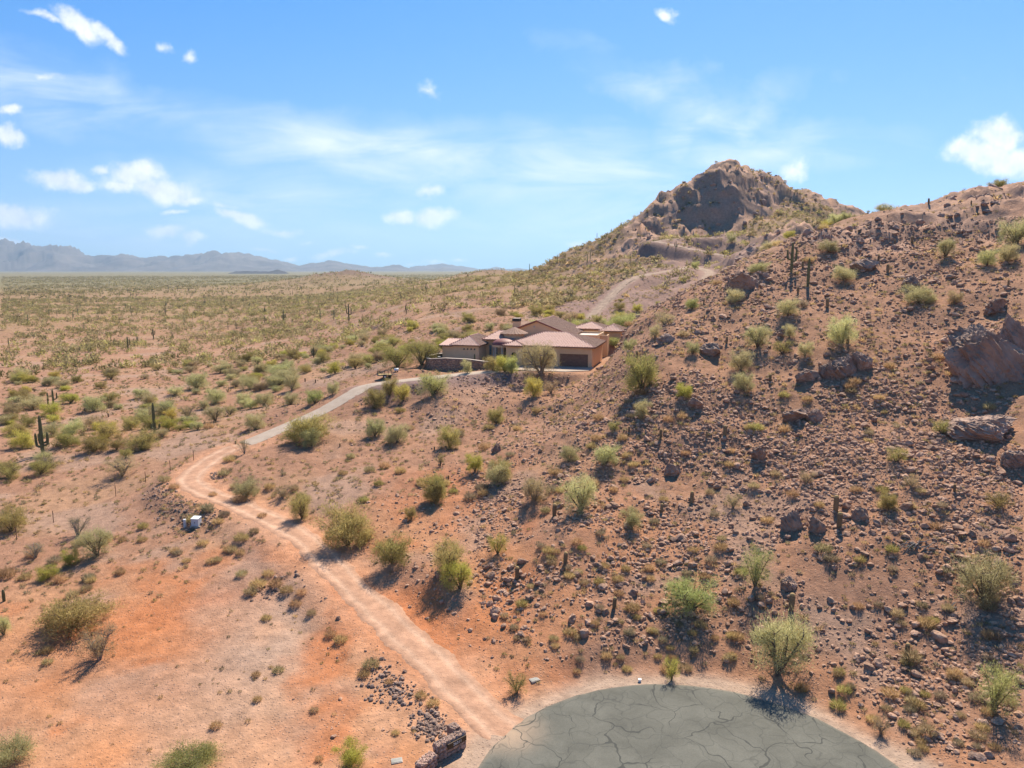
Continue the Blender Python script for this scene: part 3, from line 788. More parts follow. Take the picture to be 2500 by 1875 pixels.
def make_terrain():
    nr, nc = GX.shape
    V = np.stack([GX, GY, GZ], -1).reshape(-1, 3)
    # close the ring at the back and the hole at the foot of the drone
    i, j = np.meshgrid(np.arange(nr - 1), np.arange(nc), indexing='ij')
    j2 = (j + 1) % nc
    F = np.stack([i * nc + j, (i + 1) * nc + j, (i + 1) * nc + j2, i * nc + j2], -1).reshape(-1, 4)[:, ::-1]
    me = mesh_np('terrain', V, F, True)
    c, rk = soil_colours()
    vattr(me, 'soil', c, 'FLOAT_COLOR'); vattr(me, 'rocky', rk); vattr(me, 'crag', CRAGV)
    return link('desert_ground', me, M['ground'], kind='structure', label='reddish desert ground rising to rocky hills')


make_terrain()
V0 = [(GX[0, j], GY[0, j], GZ[0, j]) for j in range(GX.shape[1])]
_cap = MB().add(V0 + [(0, 0, float(GZ[0].mean()))], [(len(V0), (j + 1) % len(V0), j) for j in range(len(V0))])
_m = mesh_py('ground_cap', _cap.V, _cap.F)
vattr(_m, 'soil', np.repeat([[.4, .24, .15]], len(_cap.V), 0), 'FLOAT_COLOR'); vattr(_m, 'rocky', np.zeros(len(_cap.V)))
link('ground_patch', _m, M['ground'], kind='structure', label='patch of ground under the viewpoint')
print('terrain', round(time.time() - T0, 1))


# ------------------------------------------------------------------ roads
def ribbon(name, P, hw, mat, lift, jitter, colour=None, ncross=9, **props):
    T = np.gradient(P[:, :2], axis=0); T /= np.linalg.norm(T, axis=1)[:, None]
    Nn = np.stack([T[:, 1], -T[:, 0]], -1)
    V, C = [], []
    L = np.cumsum(np.r_[0, np.linalg.norm(np.diff(P[:, :2], axis=0), axis=1)])
    jl = fbm(L * .35, L * 0 + 3.3, 3, 201) * jitter; jr = fbm(L * .35, L * 0 + 9.3, 3, 205) * jitter
    for k in range(ncross):
        f = -1 + 2 * k / (ncross - 1)
        off = np.where(f < 0, f * (hw + jl), f * (hw + jr))
        x, y = P[:, 0] + Nn[:, 0] * off, P[:, 1] + Nn[:, 1] * off
        crown = 0.0
        if colour is not None:        # two worn wheel ruts with a slight middle ridge
            crown = -.02 * np.exp(-((abs(f) - .48) / .16) ** 2) + .012 * math.exp(-(f / .2) ** 2)
        z = P[:, 2] + lift + crown - (.09 if abs(f) > .99 else .02 if abs(f) > .85 else 0)
        V.append(np.stack([x, y, z], -1))
        if colour is not None:
            rut = math.exp(-((abs(f) - .50) / .15) ** 2)
            n = fbm(x * .5, y * .5, 3, 221)[:, None]; edge = smooth(.72, 1.0, abs(f))
            if colour == 2: ca, cb = np.array([.33, .235, .17]), np.array([.40, .29, .215])
            else: ca, cb = np.array([.43, .245, .155]), np.array([.51, .32, .215])
            cc = (ca * (1 - rut) + cb * rut)[None] * (1 + .10 * n)
            C.append(np.clip(cc * (1 - .12 * edge), 0, 1))
    V = np.stack(V, 1); n, k = V.shape[:2]
    i, j = np.meshgrid(np.arange(n - 1), np.arange(k - 1), indexing='ij')
    F = np.stack([i * k + j, i * k + j + 1, (i + 1) * k + j + 1, (i + 1) * k + j], -1).reshape(-1, 4)
    me = mesh_np(name, V.reshape(-1, 3), F, True)
    if colour is not None:
        vattr(me, 'soil', np.stack(C, 1).reshape(-1, 3), 'FLOAT_COLOR'); vattr(me, 'rocky', np.zeros(n * k))
    return link(name, me, mat, kind='structure', **props)


ribbon('dirt_road', ROAD, 1.8, M['track'], -.015, .5, colour=1, ncross=17, label='rutted orange dirt road winding up from the cul-de-sac')
ribbon('concrete_driveway', DRIVE, 1.55, M['concrete'], .05, .04, label='pale concrete driveway climbing to the house')
for Tk in TRACKS:
    ribbon('hill_track', Tk, 1.15, M['track'], .02, .5, colour=2, ncross=7, label='pale dirt track cut across the big hill')


def culdesac():
    rings, seg = 26, 160
    V, F, D = [], [], []
    jit = fbm(np.cos(np.linspace(0, 2 * np.pi, seg, endpoint=False)) * 6, np.sin(np.linspace(0, 2 * np.pi, seg, endpoint=False)) * 6, 4, 301) * .16
    mouth = ROAD[5]
    for i in range(rings + 1):
        rr = CDS_R * (i / rings)
        for k in range(seg):
            a = 2 * math.pi * k / seg
            q = rr + (jit[k] if i == rings else 0)
            x, y = CDS_C[0] + q * math.cos(a), CDS_C[1] + q * math.sin(a)
            V.append((x, y, .03 - (.14 if i == rings else 0)))
            dm = math.hypot(x - mouth[0] - .8, y - mouth[1] + .8)
            D.append(max(smooth(3.6, .3, dm) * 1.1, smooth(CDS_R - .5, CDS_R, rr) * .5))
    for i in range(rings):
        for k in range(seg):
            F.append((i * seg + k, (i + 1) * seg + k, (i + 1) * seg + (k + 1) % seg, i * seg + (k + 1) % seg))
    me = mesh_py('cul_de_sac', V, F, True)
    vattr(me, 'dust', np.array(D))
    link('cul_de_sac', me, M['asphalt'], kind='structure', label='round cul-de-sac of cracked grey asphalt')
    # the street leading away from it
    V, F = [], []
    for i in range(24):
        y = CDS_C[1] - 10 - i * 8
        cx = CDS_C[0] + .15 * (CDS_C[1] - y)
        for f in (-4, 0, 4): V.append((cx + f, y, .012))
    for i in range(23):
        for j in range(2): F.append((i * 3 + j, (i + 1) * 3 + j, (i + 1) * 3 + j + 1, i * 3 + j + 1))
    me = mesh_py('street', V, F); vattr(me, 'dust', np.zeros(len(V)))
    link('asphalt_street', me, M['asphalt'], kind='structure', label='asphalt street leading out of the cul-de-sac')


culdesac()


def forecourt():
    pts = [(3.0, -.15), (16.4, -.15), (16.2, -4.5), (12.5, -6.8), (7.5, -7.3), (3.0, -6.9), (0.2, -6.5), (-.6, -5.2), (1.5, -3.4)]
    V = []
    for s, d in pts:
        w = HO + ES * s + ED * d; V.append((w[0], w[1], PADZ + .03))
    n = len(V); V += [(a, b, c - .35) for a, b, c in V]
    F = [tuple(range(n))[::-1]] + [(i, i + n, (i + 1) % n + n, (i + 1) % n) for i in range(n)]
    link('forecourt', mesh_py('forecourt', V, F), M['concrete'], kind='structure', label='concrete parking apron in front of the garage')


forecourt()


# ------------------------------------------------------------------ far mountains
def mountains(name, prof, dist, depth, seed, label, rough=1.0, base=-60, mat='mount'):
    xs = np.array([p[0] for p in prof], float); ys = np.array([p[1] for p in prof], float)
    px = np.linspace(xs[0], xs[-1], int((xs[-1] - xs[0]) / 5) + 2)
    py = np.interp(px, xs, ys)
    V = []
    rows = 40
    for k in range(rows):
        f = k / (rows - 1)                           # 0 at the near foot, 0.55 the crest, 1 the far foot
        h = (1 - abs(f - .55) / .55) if f < .55 else max(0, 1 - (f - .55) / .45)
        Y = dist + (f - .55) * depth
        d = np.array([pxdir(a, b) for a, b in zip(px, py)])
        crest = CAMZ + d[:, 2] / d[:, 1] * dist - base
        x = d[:, 0] / d[:, 1] * Y
        rd = ridged(x / depth * 7, np.full_like(x, Y) / depth * 3.0, 5, seed, .55) - 1.0
        prof_h = h ** 1.35
        z = base + crest * (prof_h + rd * .34 * rough * h * (1 - h ** 4)) + crest * .13 * (ridged(x / depth * 16, x * 0 + 1.7, 5, seed + 9, .62) - 1.35) * h ** 1.5
        V.append(np.stack([x, np.full_like(x, Y), z], -1))
    V = np.stack(V, 0); n, m = V.shape[:2]
    i, j = np.meshgrid(np.arange(n - 1), np.arange(m - 1), indexing='ij')
    F = np.stack([i * m + j, i * m + j + 1, (i + 1) * m + j + 1, (i + 1) * m + j], -1).reshape(-1, 4)
    link(name, mesh_np(name, V.reshape(-1, 3), F, True), M[mat], kind='structure', label=label)


def cr6(lst): return [(x * .5877, 540 + y * .5877) for x, y in lst]


mountains('mountain_range', [(-1500, 600), (-900, 570), (-400, 600)] + cr6([(-300, 90), (-120, 68), (0, 72), (60, 85), (130, 92), (220, 90), (330, 115), (390, 145), (430, 138), (510, 132), (600, 155), (680, 140), (800, 135), (900, 118), (960, 125), (1060, 140), (1160, 160), (1240, 182), (1380, 160), (1480, 180), (1540, 188), (1650, 181), (1750, 203), (1840, 190), (1960, 207), (2200, 222)]) + [(1500, 680), (1700, 690)],
          12000, 4500, 501, 'long blue hazy mountain range along the horizon', base=-40)
mountains('mountain_range', [(1000, 670)] + cr6([(1600, 200), (1700, 190), (1790, 180), (1850, 172), (1900, 182), (2000, 200), (2060, 188), (2100, 200), (2150, 194), (2200, 200)]) + [(1420, 672), (1700, 660), (2300, 650), (3200, 620), (4000, 640)], 14500, 4000, 541, 'faint low mountains on the horizon beside the big hill', base=-40)
mountains('mountain_ridge', cr6([(880, 226), (930, 222), (980, 208), (1050, 206), (1110, 209), (1130, 207), (1155, 199), (1180, 207), (1215, 222), (1260, 228)]), 5200, 900, 521, 'small dark ridge standing alone on the far plain', base=-16, mat='ridge')
mountains('mountain_ridge', cr6([(2040, 226), (2080, 216), (2120, 206), (2150, 203), (2190, 210), (2240, 222), (2300, 226)]), 7000, 1500, 531, 'small blue hill on the far plain behind the big hill', base=-16, mat='ridge')
print('setting', round(time.time() - T0, 1))

# ------------------------------------------------------------------ plants: shapes
def tubes_np(paths, n=4):
    """paths: list of (pts (k,3), radii (k,)) -> V, F"""
    mb = MB()
    for pts, rad in paths:
        mb.tube([tuple(p) for p in pts], list(rad), n, cap=False)
    return mb.V, mb.F


def blades(C, Dr, ln, wd, g):
    """thin leaf sprays: one triangle each; returns V, F, tone"""
    n = len(C)
    Dr = Dr / (np.linalg.norm(Dr, axis=1)[:, None] + 1e-9)
    s = g.normal(size=(n, 3)); s -= (s * Dr).sum(1)[:, None] * Dr; s /= np.linalg.norm(s, axis=1)[:, None] + 1e-9
    V = np.stack([C - s * wd[:, None] / 2, C + s * wd[:, None] / 2, C + Dr * ln[:, None]], 1).reshape(-1, 3)
    F = np.arange(3 * n).reshape(-1, 3)
    return V, F, np.repeat(g.random(n), 3)


def bush_shape(seed, W=4.0, H=3.0, stems=7, nb=3000, bl=.30, bw=.05, trunk=.12, low=.25, lean=.0, droop=0.0):
    """A desert tree or shrub of crown width W and height H: stems fanning out of the base, twigs, fine sprays.
    Returns (stem V, F), (spray V, F, tone)."""
    g = np.random.default_rng(seed)
    paths, tips = [], []
    for k in range(stems):
        az = 2 * math.pi * (k + g.uniform(-.3, .3)) / stems
        rr = W * .5 * g.uniform(.35, .86)
        top = H * g.uniform(.62, .95) * (1 - .30 * (rr / (W * .5)) ** 2)
        end = np.array([math.cos(az) * rr + lean * W * .2, math.sin(az) * rr, top])
        mid = end * np.array([.42, .42, .5]) + g.normal(size=3) * .05 * W * np.array([1, 1, .4])
        t = np.linspace(0, 1, 5)[:, None]
        pts = (1 - t) ** 2 * np.zeros(3) + 2 * t * (1 - t) * mid + t * t * end
        pts[0, 2] = -.12
        paths.append((pts, trunk * W / 4 * np.array([1, .72, .5, .32, .12])))
        for b in range(5):
            t0 = g.uniform(.35, .98); a0 = (1 - t0) ** 2 * 0 + 2 * t0 * (1 - t0) * mid + t0 * t0 * end
            dr = g.normal(size=3); dr[2] = abs(dr[2]) * .6 + (.1 - droop); dr[:2] += end[:2] / (W * .5) * .7
            dr /= np.linalg.norm(dr)
            e2 = a0 + dr * W * g.uniform(.10, .22); e2[2] = max(e2[2], .08 * H)
            paths.append((np.array([a0, .5 * (a0 + e2) + g.normal(size=3) * .02 * W, e2]), trunk * W / 4 * np.array([.35, .24, .1])))
            tips += [e2, .5 * (a0 + e2)]
        tips.append(end)
    tips = np.array(tips)
    # skirt: low clumps, so the bush meets the ground unevenly
    if low > 0:
        ns = int(len(tips) * low)
        a = g.random(ns) * 2 * math.pi; q = np.sqrt(g.random(ns)) * W * .42
        tips = np.vstack([tips, np.stack([np.cos(a) * q, np.sin(a) * q, g.uniform(.12, .4, ns) * H], -1)])
    wgt = g.gamma(.8, 1.0, len(tips)) + .1; wgt /= wgt.sum()
    c = tips[g.choice(len(tips), nb, p=wgt)] + g.normal(size=(nb, 3)) * np.array([.062, .062, .075]) * np.array([W, W, H])
    c[:, 2] = np.clip(c[:, 2], .02 * H, None)
    out = c - np.array([0, 0, H * .25]); out /= np.linalg.norm(out, axis=1)[:, None] + 1e-9
    dr = out * .7 + g.normal(size=(nb, 3)) * .6 + np.array([0, 0, .35 - droop])
    return tubes_np(paths, 4), blades(c, dr, bl * g.uniform(.5, 1.3, nb), bw * g.uniform(.6, 1.4, nb), g)


def tuft_shape(seed, W=.7, H=.5, nb=120, bl=.3, bw=.035):
    """a low clump of dry grass or bursage"""
    g = np.random.default_rng(seed)
    a = g.random(nb) * 2 * math.pi; q = np.sqrt(g.random(nb)) * W * .36
    c = np.stack([np.cos(a) * q, np.sin(a) * q, g.random(nb) * H * .55 * (1 - (q / (W * .5)) ** 2)], -1)
    dr = np.stack([np.cos(a) * q / (W * .36) * .8, np.sin(a) * q / (W * .36) * .8, .5 + .6 * g.random(nb)], -1) + g.normal(size=(nb, 3)) * .25
    return blades(c, dr, bl * g.uniform(.6, 1.25, nb), bw * g.uniform(.6, 1.4, nb), g)


def leaf_mesh(name, V, F, tone):
    me = mesh_np(name, V, F); vattr(me, 'v', tone); return me


class Kind:
    """One plant shape with its stems and crown meshes per foliage colour; copies share the mesh data."""
    def __init__(s, name, seed, W, H, dead=False, **kw):
        s.W, s.H, s.name = W, H, name
        (sv, sf), (bv, bf, bt) = bush_shape(seed, W, H, **kw)
        s.sv, s.sf, s.b, s.cache, s.dead = sv, sf, (bv, bf, bt), {}, dead

    def get(s, colour):
        if colour not in s.cache:
            if not s.cache:
                s.st = mesh_py('stems', s.sv, s.sf); s.st.materials.append(None); s.cr = leaf_mesh('crown', *s.b); s.cr.materials.append(None)
            s.cache[colour] = (M['deadwood'] if colour in ('grey', 'dry') else M['bark'], LEAF[colour])
        return s.st, s.cr, s.cache[colour]


KINDS = {
    'tree1': Kind('palo_verde_tree', 11, 4.4, 3.9, stems=9, nb=9500, bl=.24, bw=.028, trunk=.12, low=.16),
    'tree2': Kind('palo_verde_tree', 12, 4.4, 3.3, stems=10, nb=9500, bl=.24, bw=.028, trunk=.11, low=.25, lean=.3),
    'tree3': Kind('palo_verde_tree', 13, 3.6, 4.4, stems=8, nb=7500, bl=.22, bw=.026, trunk=.10, low=.35),
    'bush1': Kind('creosote_bush', 21, 3.4, 2.3, stems=11, nb=9000, bl=.20, bw=.027, trunk=.06, low=.5),
    'bush2': Kind('creosote_bush', 22, 3.8, 2.2, stems=13, nb=11000, bl=.20, bw=.028, trunk=.05, low=.6, lean=-.3),
    'bush3': Kind('creosote_bush', 23, 2.8, 2.3, stems=10, nb=9000, bl=.16, bw=.026, trunk=.05, low=.35),
    'sparse1': Kind('bare_shrub', 31, 2.8, 2.3, stems=9, nb=1800, bl=.18, bw=.022, trunk=.12, low=.15),
    'sparse2': Kind('bare_shrub', 32, 3.2, 2.0, stems=9, nb=3800, bl=.20, bw=.022, trunk=.12, low=.3),
}


def plant(kind, colour, loc, width, height, label, group=None, rz=None, parts=True, cat='shrub', name=None):
    k = KINDS[kind]
    sx, sz = width / k.W, height / k.H
    st, cr, mats = k.get(colour)
    nm = name or k.name
    root = bpy.data.objects.new(nm, None); COL.objects.link(root)
    root.empty_display_size = .3
    root.location = tuple(loc); root.rotation_euler = (random.uniform(-.10, .10), random.uniform(-.10, .10), rz if rz is not None else random.uniform(0, 6.28))
    root.scale = (sx * random.uniform(.9, 1.1), sx * random.uniform(.9, 1.1), sz)
    root['label'], root['category'] = label, cat
    if group: root['group'] = group
    for n_, me, mt in (('stems', st, mats[0]), ('crown', cr, mats[1])):
        o = bpy.data.objects.new(n_, me); COL.objects.link(o); o.parent = root
        o.material_slots[0].link = 'OBJECT'; o.material_slots[0].material = mt
    return root


MARKS_PX = [(480, 1283, 'the white electrical box'), (105, 1110, 'the candelabra saguaro'), (378, 1056, 'the tapering stubby-armed saguaro'), (1085, 1800, 'the stone address walls'), (440, 1180, 'the bend of the dirt road'), (1897, 1625, 'the palo verde shading the asphalt'),
            (2430, 922, 'the huge boulder outcrop'), (1940, 1295, 'the dark pointed boulder'), (2050, 918, 'the grey boulder cluster'), (1972, 700, 'the tall single-stem saguaro'), (1932, 664, 'the tall two-armed saguaro'), (1952, 1026, 'the long flat reddish slab'), (938, 926, 'the parked trailer'), (1100, 912, 'the curved retaining wall'), (1330, 905, 'the garage apron'),
            (1818, 708, 'the jagged dark outcrop'), (2395, 1075, 'the long low reddish outcrop'), (1858, 1125, 'the lone upright boulder'), (2400, 1466, 'the wide palo verde amid rubble'), (850, 1330, 'the largest olive bush by the road'), (180, 1530, 'the broad olive thicket'), (1740, 870, 'the broad brown ledge'), (1262, 1690, 'the thin shrub at the road mouth'),
            (1212, 1105, 'the isolated purple-brown boulder'), (750, 1074, 'the thicket below the concrete driveway'), (600, 1083, 'the lower end of the concrete driveway'), (766, 872, 'the dark crooked saguaro'), (1687, 1490, 'the fresh green palo verde'), (1262, 1413, 'the lone upright young cactus'), (2213, 1600, 'the lone cactus beside the cul-de-sac'), (1566, 952, 'the tall bush facing the garage'), (243, 1612, 'the nearly bare tree on the flat'), (1640, 1662, 'the far rim of the cul-de-sac'), (1600, 592, 'the quarry tracks')]
_mq = cast([m[0] for m in MARKS_PX], [m[1] for m in MARKS_PX])
MARKS = [(q[0], q[1], m[2]) for q, m in zip(_mq, MARKS_PX) if np.isfinite(q).all()]


def beside(x, y, own=''):
    """'near <landmark>' when one stands close by, else None"""
    best = None
    for mx, my, ph in MARKS:
        d = math.hypot(x - mx, y - my)
        if d < 3.0 and own and any(w in ph for w in own.split()): continue
        if d < 5 + .055 * y and (best is None or d < best[0]): best = (d, ph)
    return best and ('close to ' if best[0] < 4 + .02 * y else 'a little way from ') + best[1]


def sizeword(w): return 'small ' if w < 2.0 else 'wide ' if w > 3.6 else ''


# landmark plants: base pixel, crown width px, height px, shape, colour, label
ZONES = {
    'flat': 'on the orange flat across the dirt road',
    'plain': 'on the pink plain beyond the road bend',
    'mid': 'on the stony slope below the house',
    'hill': 'on the rubble-strewn hillside above the cul-de-sac',
    'high': 'on the upper rocky hillside beside the two tall cacti',
    'drive': 'growing beside the concrete driveway',
    'house': 'growing close to the tan house',
    'quarry': 'near the pale tracks below the rocky peak',
}
PLANTS = [
    (1897, 1648, 168, 172, 'tree1', 'pale', 'broad pale palo verde casting its shadow onto the cracked asphalt'),
    (2400, 1466, 150, 135, 'tree2', 'pale', 'wide pale palo verde amid rubble above the cul-de-sac, apart from others'),
    (2425, 1735, 85, 145, 'tree3', 'bright', 'tall bright green shrub low on the stony slope beside the cul-de-sac rim'),
    (1843, 1432, 72, 112, 'tree3', 'bright', 'slender fresh green palo verde on rubble slope uphill of the roadside tree'),
    (1687, 1490, 132, 98, 'tree2', 'bright', 'wide fresh green palo verde on orange slope above the cul-de-sac'),
    (1542, 1290, 55, 50, 'bush3', 'pale', 'hill'), (1420, 1248, 95, 105, 'tree2', 'pale', 'mid'), (1305, 1222, 82, 68, 'tree1', 'dry', 'mid'),
    (1213, 1182, 66, 55, 'bush1', 'pale', 'mid'), (1215, 1352, 50, 58, 'tree3', 'yellow', 'small yellow-green shrub on the slope, uphill of a lone upright cactus'), (1388, 1127, 52, 42, 'bush1', 'pale', 'mid'), (1480, 1132, 66, 48, 'bush1', 'pale', 'mid'),
    (738, 1266, 62, 78, 'tree2', 'olive', 'mid'), (850, 1330, 130, 100, 'bush2', 'olive', 'largest dense olive creosote bush on the bank beside the dirt road'), (958, 1375, 95, 72, 'bush1', 'olive', 'olive creosote bush above a bare red bank of the dirt road'),
    (1096, 1400, 95, 100, 'tree2', 'olive', 'dark olive palo verde behind a brighter yellow-green one on the slope'), (1124, 1437, 85, 80, 'tree1', 'yellow', 'yellow-green palo verde in front of a dark olive one on the slope'),
    (855, 1872, 82, 62, 'bush3', 'yellow', 'round olive-gold bush beside the stone address walls'), (1262, 1690, 58, 58, 'sparse2', 'olive', 'thin olive shrub where the dirt road meets the asphalt'), (1062, 1226, 62, 58, 'bush1', 'olive', 'mid'),
    (239, 1356, 88, 80, 'tree1', 'pale', 'airy pale palo verde with dark trunk on the flat beside dead shrubs'), (180, 1530, 165, 85, 'bush2', 'olive', 'broad low olive palo verde thicket spreading over the orange flat'), (243, 1612, 88, 92, 'sparse2', 'dry', 'nearly bare small tree throwing a long shadow on the orange flat'),
    (170, 1378, 44, 36, 'bush3', 'yellow', 'flat'), (468, 1872, 155, 52, 'bush2', 'bright', 'low bright green sprawling bush on the bare flat near the address walls'), (118, 1412, 60, 34, 'bush1', 'yellow', 'flat'), (10, 1550, 55, 55, 'tree1', 'pale', 'flat'),
    (87, 1362, 60, 42, 'sparse1', 'grey', 'flat'), (190, 1308, 62, 55, 'sparse1', 'grey', 'flat'), (30, 1858, 120, 60, 'bush1', 'pale', 'flat'),
    (300, 1158, 72, 52, 'sparse2', 'dry', 'plain'), (27, 1296, 82, 62, 'bush1', 'olive', 'rounded dense olive bush on the flat desert near rusty fence posts'), (230, 1102, 70, 40, 'bush2', 'olive', 'plain'), (350, 1094, 88, 42, 'bush2', 'olive', 'plain'), (285, 1098, 46, 32, 'bush3', 'olive', 'plain'),
    (228, 1004, 62, 40, 'bush1', 'pale', 'plain'), (130, 1015, 50, 34, 'bush3', 'yellow', 'plain'), (78, 998, 68, 34, 'bush1', 'pale', 'plain'), (527, 1028, 56, 44, 'tree1', 'pale', 'plain'), (458, 1022, 44, 38, 'sparse2', 'dry', 'plain'),
    (600, 1216, 66, 52, 'bush1', 'pale', 'grey-green bush inside the bend of the dirt road'), (482, 950, 58, 42, 'bush1', 'pale', 'plain'), (51, 928, 46, 32, 'bush1', 'pale', 'plain'), (362, 1018, 62, 30, 'sparse2', 'dry', 'plain'), (118, 1142, 62, 32, 'sparse1', 'grey', 'plain'),
    (597, 1108, 26, 44, 'sparse1', 'dry', 'thin leafless shrub at the corner where concrete driveway meets dirt road'),
    (750, 1074, 108, 66, 'bush2', 'olive', 'long dense dark olive thicket below the concrete driveway'), (762, 1090, 52, 44, 'bush3', 'pale', 'drive'), (768, 984, 46, 34, 'bush1', 'bright', 'green bush on the open side of the concrete driveway'), (1057, 965, 74, 66, 'tree2', 'bright', 'vivid green tree under the stone retaining wall by the driveway'),
    (985, 978, 46, 48, 'tree2', 'yellow', 'drive'), (952, 966, 48, 46, 'bush1', 'olive', 'drive'), (916, 992, 56, 46, 'bush1', 'olive', 'drive'), (713, 952, 46, 42, 'bush1', 'pale', 'plain'), (645, 992, 46, 36, 'bush1', 'pale', 'plain'), (598, 993, 46, 38, 'bush1', 'pale', 'plain'),
    (623, 1048, 52, 42, 'bush1', 'pale', 'drive'), (525, 985, 50, 38, 'bush1', 'pale', 'plain'), (612, 948, 56, 34, 'bush2', 'pale', 'plain'), (680, 917, 62, 32, 'bush2', 'pale', 'plain'), (705, 930, 60, 32, 'bush1', 'pale', 'plain'), (970, 894, 78, 62, 'tree2', 'olive', 'large olive palo verde behind the parked trailer'), (1030, 890, 92, 66, 'tree1', 'olive', 'tall olive palo verde beside the curved end of the stone wall'),
    (1097, 1092, 66, 56, 'bush1', 'olive', 'mid'), (1075, 1138, 26, 32, 'sparse1', 'olive', 'mid'), (1070, 1222, 66, 78, 'tree1', 'olive', 'mid'), (1160, 1153, 46, 46, 'bush3', 'yellow', 'mid'), (1222, 1174, 60, 55, 'bush1', 'olive', 'mid'), (1212, 1034, 46, 42, 'bush1', 'olive', 'mid'), (970, 1080, 60, 50, 'bush2', 'pale', 'mid'), (915, 1064, 52, 46, 'bush1', 'pale', 'mid'), (818, 912, 40, 30, 'bush3', 'yellow', 'plain'), (812, 963, 36, 32, 'bush3', 'pale', 'drive'), (1005, 1268, 36, 34, 'bush3', 'olive', 'mid'),
    (690, 1216, 50, 34, 'sparse2', 'dry', 'mid'), (1566, 952, 86, 92, 'bush1', 'olive', 'tall dense olive bush on the hillside facing the garage'), (1670, 972, 50, 36, 'bush3', 'yellow', 'hill'), (1808, 904, 62, 52, 'bush1', 'pale', 'hill'), (1815, 953, 54, 46, 'bush1', 'pale', 'hill'), (1567, 1018, 46, 42, 'bush3', 'pale', 'hill'), (1500, 1052, 34, 28, 'sparse2', 'olive', 'hill'),
    (1690, 754, 38, 26, 'bush1', 'bright', 'bright green bush on pale cut ground below the quarry'), (1795, 738, 50, 34, 'bush1', 'pale', 'high'), (1850, 848, 66, 62, 'tree1', 'pale', 'high'), (1692, 864, 36, 30, 'bush3', 'pale', 'hill'), (1696, 658, 24, 20, 'bush3', 'bright', 'quarry'), (1787, 594, 28, 24, 'bush3', 'pale', 'quarry'), (1537, 858, 36, 30, 'bush3', 'pale', 'hill'), (1600, 824, 32, 30, 'bush3', 'pale', 'hill'), (1622, 794, 46, 36, 'sparse2', 'dry', 'hill'),
    (2055, 842, 78, 72, 'bush1', 'pale', 'high'), (2245, 740, 72, 46, 'bush2', 'pale', 'high'), (2308, 628, 56, 52, 'tree1', 'pale', 'high'), (2480, 598, 80, 72, 'tree2', 'pale', 'high'), (1923, 770, 58, 42, 'bush1', 'pale', 'high'), (2022, 614, 50, 30, 'bush2', 'pale', 'high'), (1927, 824, 36, 32, 'bush3', 'pale', 'high'), (1910, 864, 46, 38, 'sparse2', 'olive', 'high'), (1965, 868, 40, 34, 'bush3', 'pale', 'high'), (2060, 684, 62, 36, 'bush2', 'pale', 'high'), (2410, 648, 52, 40, 'bush1', 'pale', 'high'), (2458, 640, 52, 46, 'bush1', 'pale', 'high'), (1850, 665, 60, 26, 'bush2', 'pale', 'high'),
    (2330, 740, 46, 30, 'bush3', 'dry', 'high'), (2300, 1060, 46, 40, 'sparse2', 'olive', 'hill'), (2190, 1130, 50, 44, 'sparse2', 'olive', 'hill'), (2440, 1240, 60, 46, 'sparse2', 'olive', 'hill'), (2170, 1245, 46, 46, 'bush3', 'olive', 'hill'), (2225, 1190, 44, 34, 'sparse2', 'dry', 'hill'), (1640, 1660, 40, 66, 'sparse2', 'yellow', 'spindly yellow-green shrub on the gravel rim of the cul-de-sac'), (2150, 1790, 40, 55, 'sparse2', 'dry', 'hill'), (1790, 1240, 40, 40, 'sparse2', 'dry', 'hill'), (1970, 1180, 44, 36, 'sparse2', 'dry', 'hill'),
    (1141, 912, 30, 34, 'bush3', 'pale', 'house'), (1204, 906, 50, 38, 'bush1', 'olive', 'house'), (1232, 908, 44, 50, 'tree2', 'yellow', 'bright yellow-green tree at the front of the retaining wall'), (1250, 912, 34, 42, 'bush1', 'bright', 'house'), (1321, 916, 96, 92, 'tree1', 'dry', 'big tan feathery tree standing in front of the garage'), (1303, 968, 46, 50, 'bush1', 'yellow', 'yellow-green bush on the dark bank below the parking apron'), (1345, 960, 40, 36, 'sparse2', 'dry', 'hill'),
    (1500, 842, 34, 20, 'bush1', 'bright', 'house'),
]
GROUPN = {'flat': 'shrubs on the orange flat', 'plain': 'shrubs on the near plain', 'mid': 'shrubs on the stony middle slope', 'hill': 'shrubs on the rubble hillside', 'high': 'shrubs on the upper hillside', 'drive': 'shrubs along the driveway', 'house': 'shrubs around the house', 'quarry': 'shrubs near the quarry tracks'}
CNAME = {'pale': 'pale yellow-green', 'olive': 'olive green', 'bright': 'bright green', 'yellow': 'yellow-green', 'dry': 'dry tan', 'grey': 'grey leafless'}
KNAME = {'tree1': 'palo verde tree', 'tree2': 'palo verde tree', 'tree3': 'palo verde tree', 'bush1': 'creosote bush', 'bush2': 'creosote bush', 'bush3': 'creosote bush', 'sparse1': 'bare shrub', 'sparse2': 'thin shrub'}
OCC = []            # occupied spots (x, y, radius)


